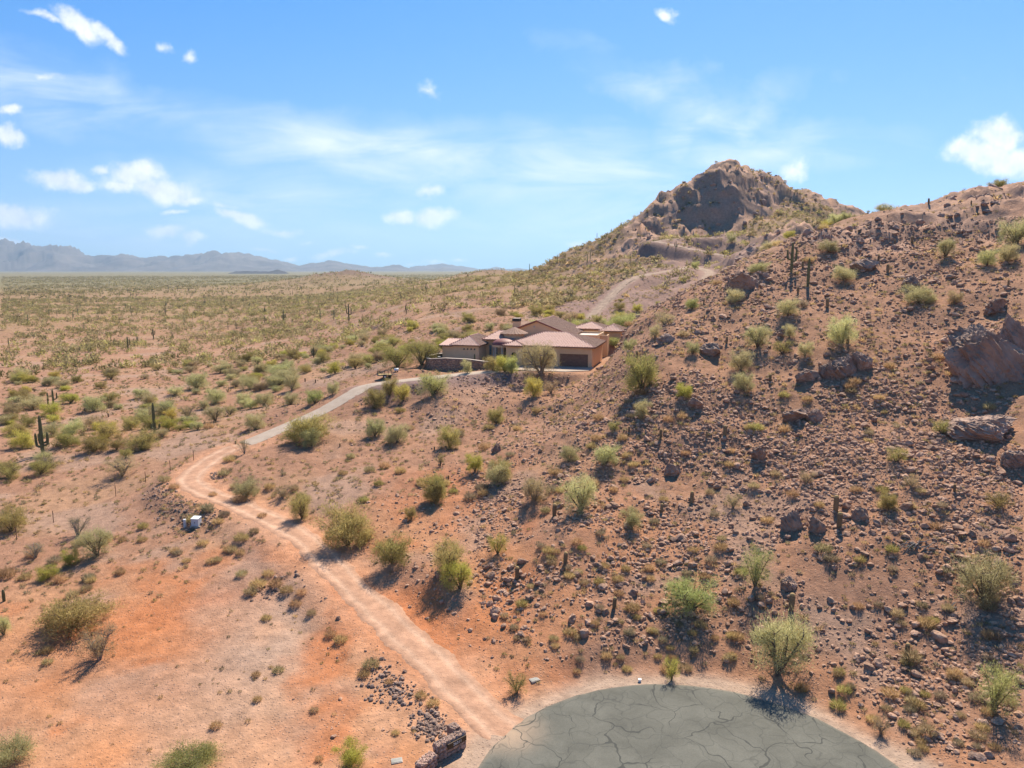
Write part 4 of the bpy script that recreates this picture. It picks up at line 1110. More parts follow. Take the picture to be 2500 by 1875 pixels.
def place_plants():
    P = cast([p[0] for p in PLANTS], [p[1] for p in PLANTS])
    for (px, py, w, h, kind, colour, lab), q in zip(PLANTS, P):
        if not np.isfinite(q).all(): continue
        dep = project(*q)[2]
        wm, hm = w * dep / FPX * 1.04, h * dep / FPX * 1.03
        q[2] = float(ground(q[0], q[1])) - .05
        grp = None
        if lab in ZONES:
            nb_ = beside(q[0], q[1])
            grp = 'plants ' + nb_ if nb_ else GROUPN[lab]
            lab = '%s%s %s %s' % (sizeword(wm), CNAME[colour], KNAME[kind], nb_ or ZONES[lab])
        plant(kind, colour, q, wm, hm, lab, grp, cat='tree' if kind.startswith('tree') else 'shrub')
        OCC.append((q[0], q[1], wm * .4))
    # green crowns showing over the roofs
    for s, d, w, h, kind, colour, lab in ((-9.0, 13.0, 5.0, 4.6, 'tree2', 'bright', 'vivid green tree whose crown shows behind the west wing roof'), (-4.5, 17.5, 4.6, 4.2, 'tree1', 'bright', 'green tree showing beside the chimney behind the house'),
                                          (5.5, 34.5, 4.0, 4.4, 'bush1', 'bright', 'green bush showing behind the big gable roof'), (16.5, 36.5, 8.5, 4.6, 'bush2', 'bright', 'wide light green thicket behind the rear wing')):
        w2 = HO + ES * s + ED * d
        plant(kind, colour, (w2[0], w2[1], float(ground(*w2)) - .05), w, h, lab, None, cat='tree' if kind[0] == 't' else 'shrub')


place_plants()
print('plants', round(time.time() - T0, 1))


# ------------------------------------------------------------------ scattered scrub, tufts and stones
def keepout(x, y, road=3.2, pad=True):
    """True where nothing may be scattered"""
    k = np.hypot(x - CDS_C[0], y - CDS_C[1]) < CDS_R + 1.6
    k |= (y < CDS_C[1]) & (np.abs(x - CDS_C[0] - .15 * (CDS_C[1] - y)) < 6.5)
    for Pl in (ROAD, DRIVE): k |= nearest(x, y, Pl, 6)[0] < road
    for Tk in TRACKS: k |= nearest(x, y, Tk, 6)[0] < 2.6
    dx, dy = x - HO[0], y - HO[1]
    s, d = dx * ES[0] + dy * ES[1], dx * ED[0] + dy * ED[1]
    k |= rectdist(s, d, -13.6, 16.8, -1.0, 18) < .8
    k |= rectdist(s, d, 6.5, 18.8, 18, 32.5) < .8
    k |= rectdist(s, d, -1.5, 16.8, -7.6, 0) < .3
    k |= (np.hypot(x + 3.6, y - 41.8) < 2.2)
    return k


def sample_polar(n, r0, r1, th0, th1, g):
    r = np.sqrt(g.random(n) * (r1 * r1 - r0 * r0) + r0 * r0); t = np.radians(g.uniform(th0, th1, n))
    return np.sin(t) * r, np.cos(t) * r


def seen(x, y, z, lift=.6):
    """does a point a little above the ground show from the drone (terrain only)?"""
    n = len(x); ok = np.ones(n, bool)
    zz = z + lift
    for f in np.linspace(.06, .985, 90):
        ok &= CAMZ + (zz - CAMZ) * f >= ground(x * f, y * f) - .15
    px, py, dep = project(x, y, z)
    return ok & (px > 5) & (px < 2495) & (py > 300) & (py < 1868) & (dep > 0)


def merge_copies(shapes, x, y, z, sc, rz, idx, col=None, squash=None):
    """copies of small shapes in one mesh; shapes: list of (V, F, tone)"""
    Vs, Fs, Ts, Cs, b = [], [], [], [], 0
    for k, (V, F, tone) in enumerate(shapes):
        m = np.nonzero(idx == k)[0]
        if not len(m): continue
        c, s = np.cos(rz[m])[:, None], np.sin(rz[m])[:, None]
        S_ = sc[m][:, None]
        sq = (squash[m] if squash is not None else np.ones(len(m)))[:, None]
        X = (V[None, :, 0] * c - V[None, :, 1] * s) * S_ + x[m][:, None]
        Y = (V[None, :, 0] * s + V[None, :, 1] * c) * S_ + y[m][:, None]
        Z = V[None, :, 2] * S_ * sq + z[m][:, None]
        Vs.append(np.stack([X, Y, Z], -1).reshape(-1, 3))
        Fs.append((F[None] + (np.arange(len(m)) * len(V))[:, None, None] + b).reshape(-1, F.shape[1]))
        b += len(m) * len(V)
        if tone is not None: Ts.append(np.tile(tone, len(m)))
        if col is not None:
            cc = np.repeat(col[m], len(V), 0)
            if tone is not None: cc = cc * (.62 + .76 * np.tile(tone, len(m)))[:, None]
            Cs.append(cc)
    return np.vstack(Vs), np.vstack(Fs), (np.concatenate(Ts) if Ts else None), (np.vstack(Cs) if Cs else None)


def stuff(name, me, mat, label):
    return link(name, me, mat, kind='stuff', label=label)


gS = np.random.default_rng(99)
PAL = {'pale': (.39, .325, .165), 'olive': (.30, .25, .11), 'yellow': (.43, .375, .14), 'dry': (.39, .30, .16), 'grey': (.31, .25, .155), 'straw': (.50, .355, .175)}


def shrub_field():
    """shrubs one can count on plain and hills (individuals), then the far mass"""
    x, y = sample_polar(24000, 118, 900, -36, 36, gS)
    z = ground(x, y)
    n = fbm(x * .02, y * .02, 3, 601); n2 = fbm(x * .006, y * .006, 3, 611)
    r = np.hypot(x, y)
    crag = crag_mask(x, y)
    keep = (gS.random(len(x)) < np.clip(.45 + .75 * n + .45 * n2 + .2 * smooth(250, 500, r), .06, 1)) & ~keepout(x, y, 4.0) & (crag < .35)
    keep &= ~((y < 150) & (x > 8))
    keep &= seen(x, y, z)
    hs, hd = (x - HO[0]) * ES[0] + (y - HO[1]) * ES[1], (x - HO[0]) * ED[0] + (y - HO[1]) * ED[1]
    keep &= rectdist(hs, hd, -20, 18, -14, 2) > 1
    x, y, z, r = x[keep], y[keep], z[keep], r[keep]
    for ox, oy, orr in OCC:
        m = np.hypot(x - ox, y - oy) > orr + 1.0
        x, y, z, r = x[m], y[m], z[m], r[m]
    o = np.argsort(r); x, y, z, r = x[o], y[o], z[o], r[o]
    cols = np.array(['pale', 'olive', 'olive', 'yellow', 'dry', 'pale'])[gS.integers(0, 6, len(x))]
    ni = 290
    for i in range(min(ni, len(x))):
        w = gS.uniform(1.8, 4.6); h = w * gS.uniform(.5, .72)
        kind = ('bush1', 'bush2', 'bush3', 'tree2', 'tree1')[gS.integers(0, 5)]
        hill = z[i] > 12.5 and x[i] > -60
        where = 'on the slope behind the house below the big hill' if hill else 'scattered on the open plain beyond the driveway'
        nb_ = beside(x[i], y[i])
        plant(kind, cols[i], (x[i], y[i], z[i] - .06), w, h, '%s%s %s %s' % (sizeword(w), CNAME[cols[i]], KNAME[kind], nb_ or where), 'plants ' + nb_ if nb_ else 'shrubs behind the house' if hill else 'shrubs scattered on the open plain', cat='tree' if kind[0] == 't' else 'shrub')
    return x[ni:], y[ni:], z[ni:], cols[ni:]


def lowbush(seed, nb, W=3.0, H=1.8, bl=.75, bw=.42):
    g = np.random.default_rng(seed)
    k = 7
    cen = np.stack([g.normal(size=k) * W * .24, g.normal(size=k) * W * .24, g.uniform(.25, .7, k) * H], -1)
    c = cen[g.integers(0, k, nb)] + g.normal(size=(nb, 3)) * np.array([.13 * W, .13 * W, .16 * H])
    c[:, 2] = np.clip(c[:, 2], .03, None)
    dr = c - np.array([0, 0, .2 * H]); dr /= np.linalg.norm(dr, axis=1)[:, None]
    dr = dr + g.normal(size=(nb, 3)) * .6 + np.array([0, 0, .3])
    return blades(c, dr, bl * g.uniform(.5, 1.2, nb), bw * g.uniform(.6, 1.3, nb), g)


fx, fy, fz, fc = shrub_field()
print('shrub field', len(fx), round(time.time() - T0, 1))


def far_scrub():
    sh = [lowbush(700 + i, 52) for i in range(5)]
    cc = np.array([PAL[c] for c in fc]) * gS.uniform(.8, 1.2, (len(fx), 1))
    V, F, T, C = merge_copies(sh, fx, fy, fz - .08, gS.uniform(.55, 1.35, len(fx)), gS.uniform(0, 6.28, len(fx)), gS.integers(0, 5, len(fx)), cc)
    me = mesh_np('scrub', V, F); vattr(me, 'col', C, 'FLOAT_COLOR')
    stuff('desert_scrub', me, M['scrub'], 'countless olive shrubs dotting the middle plain')
    # farther out the bushes shrink to specks
    x, y = sample_polar(90000, 560, 3600, -37, 37, gS)
    r = np.hypot(x, y)
    n = fbm(x * .004, y * .004, 4, 631) + .5 * fbm(x * .02, y * .02, 2, 641)
    k = gS.random(len(x)) < np.clip(.55 + .6 * n, .1, 1) * smooth(560, 900, r) * np.clip(1200 / r, 0, 1) ** .6
    x, y = x[k], y[k]; z = ground(x, y)
    k = seen(x, y, z, 1.0); x, y, z = x[k], y[k], z[k]
    sh = [lowbush(720 + i, 12, 4.0, 2.0, 1.6, 1.1) for i in range(4)]
    pk = np.array(['pale', 'olive', 'olive', 'olive', 'dry'])[gS.integers(0, 5, len(x))]
    cc = np.array([PAL[c] for c in pk]) * gS.uniform(.75, 1.15, (len(x), 1))
    V, F, T, C = merge_copies(sh, x, y, z - .1, gS.uniform(.6, 1.5, len(x)), gS.uniform(0, 6.28, len(x)), gS.integers(0, 4, len(x)), cc)
    me = mesh_np('scrub_far', V, F); vattr(me, 'col', C, 'FLOAT_COLOR')
    stuff('far_scrub', me, M['scrub'], 'dense far scrub merging into a green band below the mountains')
    print('far scrub', len(x), len(F))
    # brush clinging to the big hill
    x, y = sample_polar(13000, 225, 560, 0, 28, gS)
    z = ground(x, y); cr = crag_mask(x, y)
    n = fbm(x * .03, y * .03, 3, 651)
    k = (z > 17) & (gS.random(len(x)) < np.clip(.55 + .5 * n, .1, 1) * np.where(cr > .4, .4, 1)) & ~keepout(x, y, 4)
    for Tk in TRACKS: k &= (nearest(x, y, Tk, 22)[0] > 14) | (gS.random(len(x)) < .12)
    k &= seen(x, y, z)
    x, y, z = x[k], y[k], z[k]
    pk = np.array(['pale', 'grey', 'dry', 'straw', 'olive', 'dry'])[gS.integers(0, 6, len(x))]
    cc = np.array([PAL[c] for c in pk]) * gS.uniform(.8, 1.2, (len(x), 1))
    V, F, T, C = merge_copies([lowbush(740 + i, 40, 2.0, 1.3, .7, .45) for i in range(4)], x, y, z - .1, gS.uniform(.35, 1.15, len(x)), gS.uniform(0, 6.28, len(x)), gS.integers(0, 4, len(x)), cc)
    me = mesh_np('hill_scrub', V, F); vattr(me, 'col', C, 'FLOAT_COLOR')
    stuff('hill_scrub', me, M['scrub'], 'low khaki brush covering the big hill')
    print('hill scrub', len(x))


far_scrub()
print('far scrub', round(time.time() - T0, 1))


def tufts():
    # dense small clumps: everywhere within 330 m
    xs, ys = [], []
    for nn, r0, r1 in ((8000, 40, 110), (16000, 110, 230), (12000, 230, 480)):
        a, b = sample_polar(nn, r0, r1, -38, 38, gS); xs.append(a); ys.append(b)
    x, y = np.concatenate(xs), np.concatenate(ys)
    r = np.hypot(x, y); z = ground(x, y)
    n = fbm(x * .05, y * .05, 3, 661)
    dens = np.clip(.62 + .55 * n, .06, 1)
    bare = smooth(84, 56, r) * smooth(4, -4, x)            # the scraped flat at the bottom stays mostly bare
    dens = dens * (1 - .78 * bare) * np.where((crag_mask(x, y) > .5), .3, 1)
    k = (gS.random(len(x)) < dens) & ~keepout(x, y, 2.6)
    k &= seen(x, y, z, .3)
    x, y, z, r = x[k], y[k], z[k], r[k]
    hillside = smooth(6, 12, z) * (x > 5)
    pick = gS.random(len(x))
    size0 = 1 - .35 * smooth(84, 56, r) * smooth(4, -4, x)
    kind = np.where(pick < .30 + .15 * hillside, 'straw', np.where(pick < .62, 'grey', np.where(pick < .86, 'dry', 'olive')))
    size = (gS.gamma(3.2, .13, len(x)) * np.where(kind == 'straw', 1.15, .95) + .15) * (1 + .25 * smooth(120, 260, r)) * size0
    o = np.argsort(-size / r); x, y, z, r, kind, size = x[o], y[o], z[o], r[o], kind[o], size[o]
    ni = 250
    protos = {}
    for c in ('straw', 'grey', 'dry', 'olive'):
        for v in range(3):
            me = leaf_mesh('tuft', *tuft_shape(800 + v, .9, .6, 420, .30, .022)); me.materials.append(LEAF[c]); protos[c, v] = me
    lab = {'straw': ('straw coloured dry grass clump', 'grass_tuft'), 'grey': ('low grey-brown bursage clump', 'bursage_clump'), 'dry': ('low tan brittlebush clump', 'brittlebush_clump'), 'olive': ('small olive green clump', 'bursage_clump')}
    for i in range(ni):
        c = str(kind[i])
        me = protos[c, i % 3]
        o_ = link(lab[c][1], me)
        o_.location = (x[i], y[i], z[i] - .03); o_.rotation_euler = (0, 0, gS.uniform(0, 6.28)); s = size[i] * 1.25; o_.scale = (s, s, s * gS.uniform(.8, 1.2))
        up = z[i] > 4.5 and x[i] > -5
        nb_ = beside(x[i], y[i])
        o_['label'] = lab[c][0] + (' ' + nb_ if nb_ else ' among the stones of the hillside' if up else ' on the soil beside the dirt road'); o_['category'] = 'grass clump' if c == 'straw' else 'low shrub'
        o_['group'] = 'clumps ' + nb_ if nb_ else ('clumps on the hillside' if up else 'clumps beside the dirt road')
    x, y, z, r, kind, size = x[ni:], y[ni:], z[ni:], r[ni:], kind[ni:], size[ni:]
    # straw clumps along the shoulders of the dirt road
    SH = [(403, 1175, 34), (425, 1192, 30), (590, 1318, 44), (560, 1345, 36), (620, 1300, 30), (630, 1432, 48), (672, 1430, 44), (700, 1445, 40), (612, 1448, 40), (735, 1450, 34), (722, 1478, 36), (650, 1512, 30), (590, 1405, 34), (655, 1405, 36), (807, 1552, 36), (832, 1566, 40), (906, 1628, 50), (888, 1650, 36), (1028, 1702, 36), (1058, 1722, 40), (679, 1640, 34), (625, 1650, 28), (527, 1775, 36), (560, 1125, 34), (548, 1160, 36), (585, 1225, 40), (520, 1210, 24), (640, 1262, 26), (760, 1500, 30), (950, 1668, 26), (300, 1320, 26), (495, 1330, 34), (530, 1370, 30), (455, 1372, 26), (840, 1492, 0), (1630, 1640, 44), (1262, 1560, 24), (1745, 1560, 26), (2130, 1760, 36), (1760, 1340, 40), (2010, 1345, 48), (1935, 1210, 36), (2285, 1290, 40), (2090, 1200, 34), (1840, 1190, 34)]
    Q = cast([a for a, b, c in SH], [b for a, b, c in SH])
    for i, ((a, b, c), q) in enumerate(zip(SH, Q)):
        if c == 0: continue
        o_ = link('grass_tuft', protos['straw' if i % 4 else 'dry', i % 3]); wm = c * project(*q)[2] / FPX
        o_.location = (q[0], q[1], float(ground(q[0], q[1])) - .03); o_.rotation_euler = (0, 0, gS.uniform(0, 6.28)); o_.scale = (wm / .95, wm / .95, wm / 1.05)
        nb_ = beside(q[0], q[1]); hs_ = q[0] > 6
        o_['label'] = 'thick straw grass clump ' + (nb_ or ('between stones of the hillside' if hs_ else 'on the shoulder of the dirt road')); o_['category'] = 'grass clump'
        o_['group'] = 'thick clumps ' + (nb_ or ('of the hillside' if hs_ else 'on the road shoulder'))
    near = r < 125
    for nm, m, nb, bw, bl, lb in (('low_clumps', near, 46, .075, .34, 'small dry clumps speckling the slopes near the road'), ('far_low_clumps', ~near, 18, .15, .42, 'small dry clumps speckling the plain')):
        cc = np.array([PAL[str(c)] for c in kind[m]]) * gS.uniform(.75, 1.2, (m.sum(), 1))
        V, F, T, C = merge_copies([tuft_shape(820 + i, .9, .6, nb, bl, bw) for i in range(4)], x[m], y[m], z[m] - .03, size[m], gS.uniform(0, 6.28, m.sum()), gS.integers(0, 4, m.sum()), cc)
        me = mesh_np(nm, V, F); vattr(me, 'col', C, 'FLOAT_COLOR')
        stuff(nm, me, M['scrub'], lb)
        print(nm, m.sum(), len(F))


tufts()
print('tufts', round(time.time() - T0, 1))


# ------------------------------------------------------------------ stones
def ico(sub):
    t = (1 + 5 ** .5) / 2
    V = [(-1, t, 0), (1, t, 0), (-1, -t, 0), (1, -t, 0), (0, -1, t), (0, 1, t), (0, -1, -t), (0, 1, -t), (t, 0, -1), (t, 0, 1), (-t, 0, -1), (-t, 0, 1)]
    F = [(0, 11, 5), (0, 5, 1), (0, 1, 7), (0, 7, 10), (0, 10, 11), (1, 5, 9), (5, 11, 4), (11, 10, 2), (10, 7, 6), (7, 1, 8), (3, 9, 4), (3, 4, 2), (3, 2, 6), (3, 6, 8), (3, 8, 9), (4, 9, 5), (2, 4, 11), (6, 2, 10), (8, 6, 7), (9, 8, 1)]
    V = [np.array(v) / np.linalg.norm(v) for v in V]
    for _ in range(sub):
        cache, F2 = {}, []

        def mid(a, b):
            k = (min(a, b), max(a, b))
            if k not in cache:
                m = V[a] + V[b]; V.append(m / np.linalg.norm(m)); cache[k] = len(V) - 1
            return cache[k]
        for a, b, c in F:
            ab, bc, ca = mid(a, b), mid(b, c), mid(c, a)
            F2 += [(a, ab, ca), (b, bc, ab), (c, ca, bc), (ab, bc, ca)]
        F = F2
    return np.array(V), np.array(F)


def rock_shape(seed, sub=1, cuts=9, rough=.05):
    """an angular stone: a ball cut by planes, slightly flattened"""
    g = np.random.default_rng(seed)
    V, F = ico(sub)
    V = V.copy()
    for _ in range(cuts):
        n = g.normal(size=3); n /= np.linalg.norm(n); d = g.uniform(.45, .82)
        ex = V @ n - d; m = ex > 0; V[m] -= np.outer(ex[m], n)
    V *= np.array([g.uniform(.85, 1.25), g.uniform(.8, 1.1), g.uniform(.6, .85)])
    V += g.normal(size=V.shape) * rough
    if sub >= 3:
        q = V * 3.1 + seed
        V *= (1 + .10 * np.sin(q[:, 0] + 2 * np.sin(q[:, 1])) * np.sin(q[:, 2] * 1.3))[:, None]
    return V, F


gR = np.random.default_rng(321)
ROCKM = []
for i in range(7):
    V, F = rock_shape(900 + i, 1, 8, .05); me = mesh_np('rock', V, F); me.materials.append(M['rock']); ROCKM.append(me)


def stones():
    x1, y1 = sample_polar(74000, 44, 155, -16, 39, gR)
    x2, y2 = sample_polar(9000, 40, 130, -38, 5, gR)
    x3, y3 = sample_polar(52000, 46, 98, -3, 39, gR)
    x, y = np.r_[x1, x2, x3], np.r_[y1, y2, y3]
    z = ground(x, y); r = np.hypot(x, y)
    n = fbm(x * .06, y * .06, 4, 671); n2 = fbm(x * .22, y * .22, 2, 673)
    hill = smooth(.1, 1.6, z) * smooth(-30, 10, x)
    hill = np.maximum(hill, smooth(17, 24, x) * smooth(CDS_R + 1.5, CDS_R + 4, np.hypot(x - CDS_C[0], y - CDS_C[1])))
    dens = np.clip(hill * (.46 + .75 * n + .5 * n2 + .32 * smooth(5, 26, x)), 0, 1) + .14 * np.clip(.3 + n + .5 * n2, 0, 1)
    k = (gR.random(len(x)) < dens) & ~keepout(x, y, 2.4) & seen(x, y, z, .15)
    x, y, z, r, hl = x[k], y[k], z[k], r[k], hill[k]
    size = np.clip(gR.gamma(1.5, .062, len(x)), .05, .6) * (.55 + .5 * hl) * (1 + .35 * smooth(80, 140, r))
    o = np.argsort(-size / r); x, y, z, r, size = x[o], y[o], z[o], r[o], size[o]
    ni = 290
    for i in range(ni):
        o_ = link('rock', ROCKM[i % 7])
        s = size[i]
        o_.location = (x[i], y[i], z[i] + s * .22); o_.rotation_euler = (gR.uniform(-.4, .4), gR.uniform(-.4, .4), gR.uniform(0, 6.28)); o_.scale = (s, s * gR.uniform(.7, 1.1), s * gR.uniform(.7, 1.1))
        up = z[i] > 10
        nb_ = beside(x[i], y[i])
        o_['label'] = 'angular red-brown stone %s' % (nb_ or ('on the steep upper rubble slope' if up else 'on the slope just above the cul-de-sac')); o_['category'] = 'rock'
        o_['group'] = 'stones ' + nb_ if nb_ else 'stones of the upper slope' if up else 'stones above the cul-de-sac'
    x, y, z, size = x[ni:], y[ni:], z[ni:], size[ni:]
    big = np.arange(len(x)) < 9000
    octa = np.array([(1, 0, 0), (0, 1, 0), (-1, 0, 0), (0, -1, 0), (0, 0, .8), (0, 0, -.5)], float); of = np.array([(0, 1, 4), (1, 2, 4), (2, 3, 4), (3, 0, 4), (1, 0, 5), (2, 1, 5), (3, 2, 5), (0, 3, 5)])
    g8 = np.random.default_rng(8)
    small = [(octa * np.array([1, g8.uniform(.7, 1), g8.uniform(.7, 1)]) + g8.normal(size=(6, 3)) * .22, of, None) for _ in range(8)]
    for nm, m, sh in (('hillside_rubble', big, [(*rock_shape(950 + i, 0, 3, .10), None) for i in range(10)]), ('fine_rubble', ~big, small)):
        V, F, _, _ = merge_copies(sh, x[m], y[m], z[m] + size[m] * .06, size[m], gR.uniform(0, 6.28, m.sum()), gR.integers(0, len(sh), m.sum()), squash=gR.uniform(.7, 1.15, m.sum()))
        stuff(nm, mesh_np(nm, V, F), M['rock_stuff'], 'red-brown rubble strewn over the hillside' if nm[0] == 'h' else 'fist-sized broken stones between the rubble of the hillside')
        print(nm, m.sum(), len(F))


stones()


def boulders():
    """big boulders and outcrops: pixel of the foot, width, height (px), yaw, how far along, label"""
    L = [(2435, 920, 195, 150, .3, 'huge rounded boulder outcrop shading the slope above the rubble'), (2348, 905, 48, 66, 1.2, 'upright brown slab leaning against the huge boulder outcrop'), (2490, 880, 110, 120, 2.0, 'brown block joined to the huge boulder outcrop on its uphill side'),
         (2400, 1072, 175, 46, .1, 'long low reddish outcrop below the shaded ground of the huge boulder'), (2480, 1140, 70, 40, .6, 'reddish outcrop next to the long low one, crumbling downhill'),
         (2070, 918, 75, 48, .5, 'rounded grey-brown boulder at the head of a boulder cluster'), (2025, 922, 55, 40, 1.4, 'grey-brown boulder in the middle of the boulder cluster'), (2110, 902, 50, 42, 2.2, 'smaller boulder resting uphill in the boulder cluster'), (1975, 930, 62, 34, .9, 'slabby grey boulder trailing from the boulder cluster'),
         (1940, 1295, 52, 48, .4, 'large dark pointed boulder beside a golden-tipped young cactus'), (2000, 1300, 42, 42, 2.6, 'tilted dark boulder between a pointed boulder and a young cactus'), (2105, 1270, 40, 40, 1.0, 'blocky tan-topped boulder uphill of the dead branches'), (1925, 1440, 42, 30, .2, 'reddish block of rock uphill of the roadside palo verde'),
         (1952, 1026, 82, 26, .15, 'long flat reddish slab across the hillside'), (1990, 1030, 46, 30, 1.1, 'brown block at the end of the long flat slab'), (1858, 1125, 36, 34, .9, 'lone dark upright boulder standing amid rubble'), (1642, 1162, 42, 30, 2.0, 'low brown outcrop where the rubble begins'),
         (1818, 708, 78, 48, .3, 'dark jagged outcrop below the tall single-stem cactus'), (1790, 712, 42, 28, 1.9, 'small dark crag beside the jagged outcrop'), (1212, 1105, 24, 26, .7, 'isolated purple-brown boulder on the middle slope'), (1625, 838, 40, 22, .2, 'flat dark ledge of rock on the crest facing the rear wing'), (1740, 870, 66, 26, .1, 'broad brown ledge on the hillside below a young cactus'),
         (1700, 995, 40, 22, .5, 'low reddish ledge on the hillside facing the garage'), (2115, 660, 60, 26, .2, 'tilted brown ledge high on the hillside'), (2230, 700, 50, 24, .4, 'grey-brown ledge on the high slope'), (2440, 760, 60, 36, 1.2, 'grey boulder on the slope above the huge outcrop')]
    P = cast([l[0] for l in L], [l[1] for l in L])
    for i, ((px, py, w, h, yaw, lab), q) in enumerate(zip(L, P)):
        if not np.isfinite(q).all(): continue
        dep = project(*q)[2]; wm, hm = w * dep / FPX, h * dep / FPX
        V, F = rock_shape(1300 + i, 5 if w > 100 else 4 if w > 40 else 3, 30, .0)
        V = V / np.abs(V).max(0)
        gb = np.random.default_rng(1400 + i); o3 = gb.uniform(0, 50, 3)
        for fq, am in ((2.2, .14), (5.0, .08), (11.0, .045), (23.0, .022)):
            nn = pnoise(V[:, 0] * fq + o3[0] + V[:, 2] * fq * .7, V[:, 1] * fq + o3[1] - V[:, 2] * fq * .5, 71)
            V = V * (1 + am * (np.abs(nn) * -2 + .6))[:, None]
        me = mesh_np('boulder', V, F); me.materials.append(M['boulder'])
        o = link('boulder', me)
        back = wm * .22
        o.location = (q[0], q[1] + back, float(ground(q[0], q[1] + back)) + hm * .12)
        o.scale = (wm * .54, wm * .42, hm * .72); o.rotation_euler = (gR.uniform(-.15, .15), gR.uniform(-.2, .2), gR.uniform(-.4, .4))
        o['label'], o['category'] = lab, 'boulder'


boulders()


def crag_blocks():
    """broken blocks jutting out of the bare crags"""
    X, Y, SZ = [], [], []
    for cx, cy_, r, st in CRAGW:
        n = int((26 if math.hypot(cx, cy_) < 200 else 9) * st)
        a, q = gR.random(n) * 6.28, np.sqrt(gR.random(n)) * r * .95
        X.append(cx + np.cos(a) * q); Y.append(cy_ + np.sin(a) * q)
        far = math.hypot(cx, cy_)
        SZ.append(np.clip(gR.gamma(2.5, .34, n), .3, 2.4) * (1.0 if far > 200 else .5))
    x, y, sz = np.concatenate(X), np.concatenate(Y), np.concatenate(SZ)
    k = (crag_mask(x, y) > .35) & ~keepout(x, y, 3) & (y < 700); x, y, sz = x[k], y[k], sz[k]
    z = ground(x, y)
    V, F, _, _ = merge_copies([(*rock_shape(1700 + i, 1, 9, .06), None) for i in range(9)], x, y, z + sz * .1, sz, gR.uniform(0, 6.28, len(x)), gR.integers(0, 9, len(x)), squash=gR.uniform(.7, 1.5, len(x)))
    stuff('crag_rocks', mesh_np('crag_rocks', V, F), M['rock_far'], 'broken blocks jutting out of the brown crags')
    print('crag blocks', len(x))


crag_blocks()


def riprap():
    for pts, n, spread, lab in (([(380, 1195), (420, 1225), (465, 1262), (515, 1272)], 620, 1.2, 'dark riprap stones heaped outside the bend of the dirt road'), ([(655, 1420), (690, 1445)], 110, 1.3, 'purple-grey stones spilled below the dirt road'),
                                ([(915, 1640), (960, 1685), (1010, 1715)], 330, .9, 'grey stones along the verge near the address walls'), ([(1035, 1755), (1062, 1790)], 260, .55, 'pile of pale and dark stones behind the address wall'), ([(528, 1155), (522, 1172)], 50, .6, 'pale stones lining the inside of the road bend'),
                                ([(655, 1032), (745, 985), (830, 940)], 130, .5, 'small stones edging the concrete driveway'), ([(880, 985), (905, 968)], 70, .6, 'red-brown stones on the bank of the concrete driveway'), ([(1005, 948), (1022, 952)], 70, .6, 'dark stones shoring up the driveway edge')):
        P = cast([a for a, b in pts], [b for a, b in pts])
        t = gR.random(n) * (len(pts) - 1); i = np.minimum(t.astype(int), len(pts) - 2); f = (t - i)[:, None]
        c = P[i] * (1 - f) + P[i + 1] * f
        x, y = c[:, 0] + gR.normal(size=n) * spread, c[:, 1] + gR.normal(size=n) * spread
        k = ~((nearest(x, y, ROAD, 6)[0] < 2.15) | (nearest(x, y, DRIVE, 6)[0] < 1.9)); x, y = x[k], y[k]
        z = ground(x, y); size = np.clip(gR.gamma(3, .030, len(x)), .04, .24)
        V, F, _, _ = merge_copies([(*rock_shape(990 + q, 0, 3, .10), None) for q in range(6)], x, y, z + size * .25, size, gR.uniform(0, 6.28, len(x)), gR.integers(0, 6, len(x)))
        stuff('stone_rubble', mesh_np('stone_rubble', V, F), M['riprap'], lab)


riprap()
print('stones', round(time.time() - T0, 1))


# ------------------------------------------------------------------ cacti
def ribbed(path, rad, n=18):
    """a fluted column along a path"""
    V, F = [], []
    path = [Vector(p) for p in path]
    for i, p in enumerate(path):
        d = (path[min(i + 1, len(path) - 1)] - path[max(i - 1, 0)]).normalized()
        a = d.cross(Vector((0, 1, .02)));
        if a.length < .05: a = d.cross(Vector((1, 0, 0)))
        a.normalize(); b = d.cross(a)
        for k in range(n):
            t = 2 * math.pi * k / n; rr = rad[i] * (1.0 if k % 2 else .80)
            V.append(p + (a * math.cos(t) + b * math.sin(t)) * rr)
    for i in range(len(path) - 1):
        for k in range(n): F.append((i * n + k, i * n + (k + 1) % n, (i + 1) * n + (k + 1) % n, (i + 1) * n + k))
    F.append(tuple((len(path) - 1) * n + k for k in range(n)))
    return V, F


def trunk_path(h, r):
    z = [-.3, .25 * h, .55 * h, .8 * h, .93 * h, .985 * h, h]; k = [.82, 1.0, 1.0, .88, .66, .36, .1]
    return [(0, 0, a) for a in z], [r * q for q in k]


def arm_path(h0, az, out, up, r):
    c, s = math.cos(az), math.sin(az)
    pts = [(0, 0, h0), (c * out * .55, s * out * .55, h0 + .02 * out), (c * out * .92, s * out * .92, h0 + .2 * out), (c * out, s * out, h0 + .25 * out + up * .35), (c * out * 1.02, s * out * 1.02, h0 + .25 * out + up * .8), (c * out, s * out, h0 + .25 * out + up * .96), (c * out, s * out, h0 + .25 * out + up)]
    return pts, [r * .8, r * .9, r, r, r * .85, r * .5, r * .12]


def tip_mesh(z, r):
    V, F = [], []
    n = 10
    for zz, rr in ((-.95, 1.06), (-.5, .98), (-.18, .74), (.02, .42), (.1, .1)):
        for k in range(n): V.append((math.cos(6.283 * k / n) * rr * r, math.sin(6.283 * k / n) * rr * r, z + zz * r))
    for i in range(4):
        for k in range(n): F.append((i * n + k, i * n + (k + 1) % n, (i + 1) * n + (k + 1) % n, (i + 1) * n + k))
    F.append(tuple(4 * n + k for k in range(n)))
    return V, F


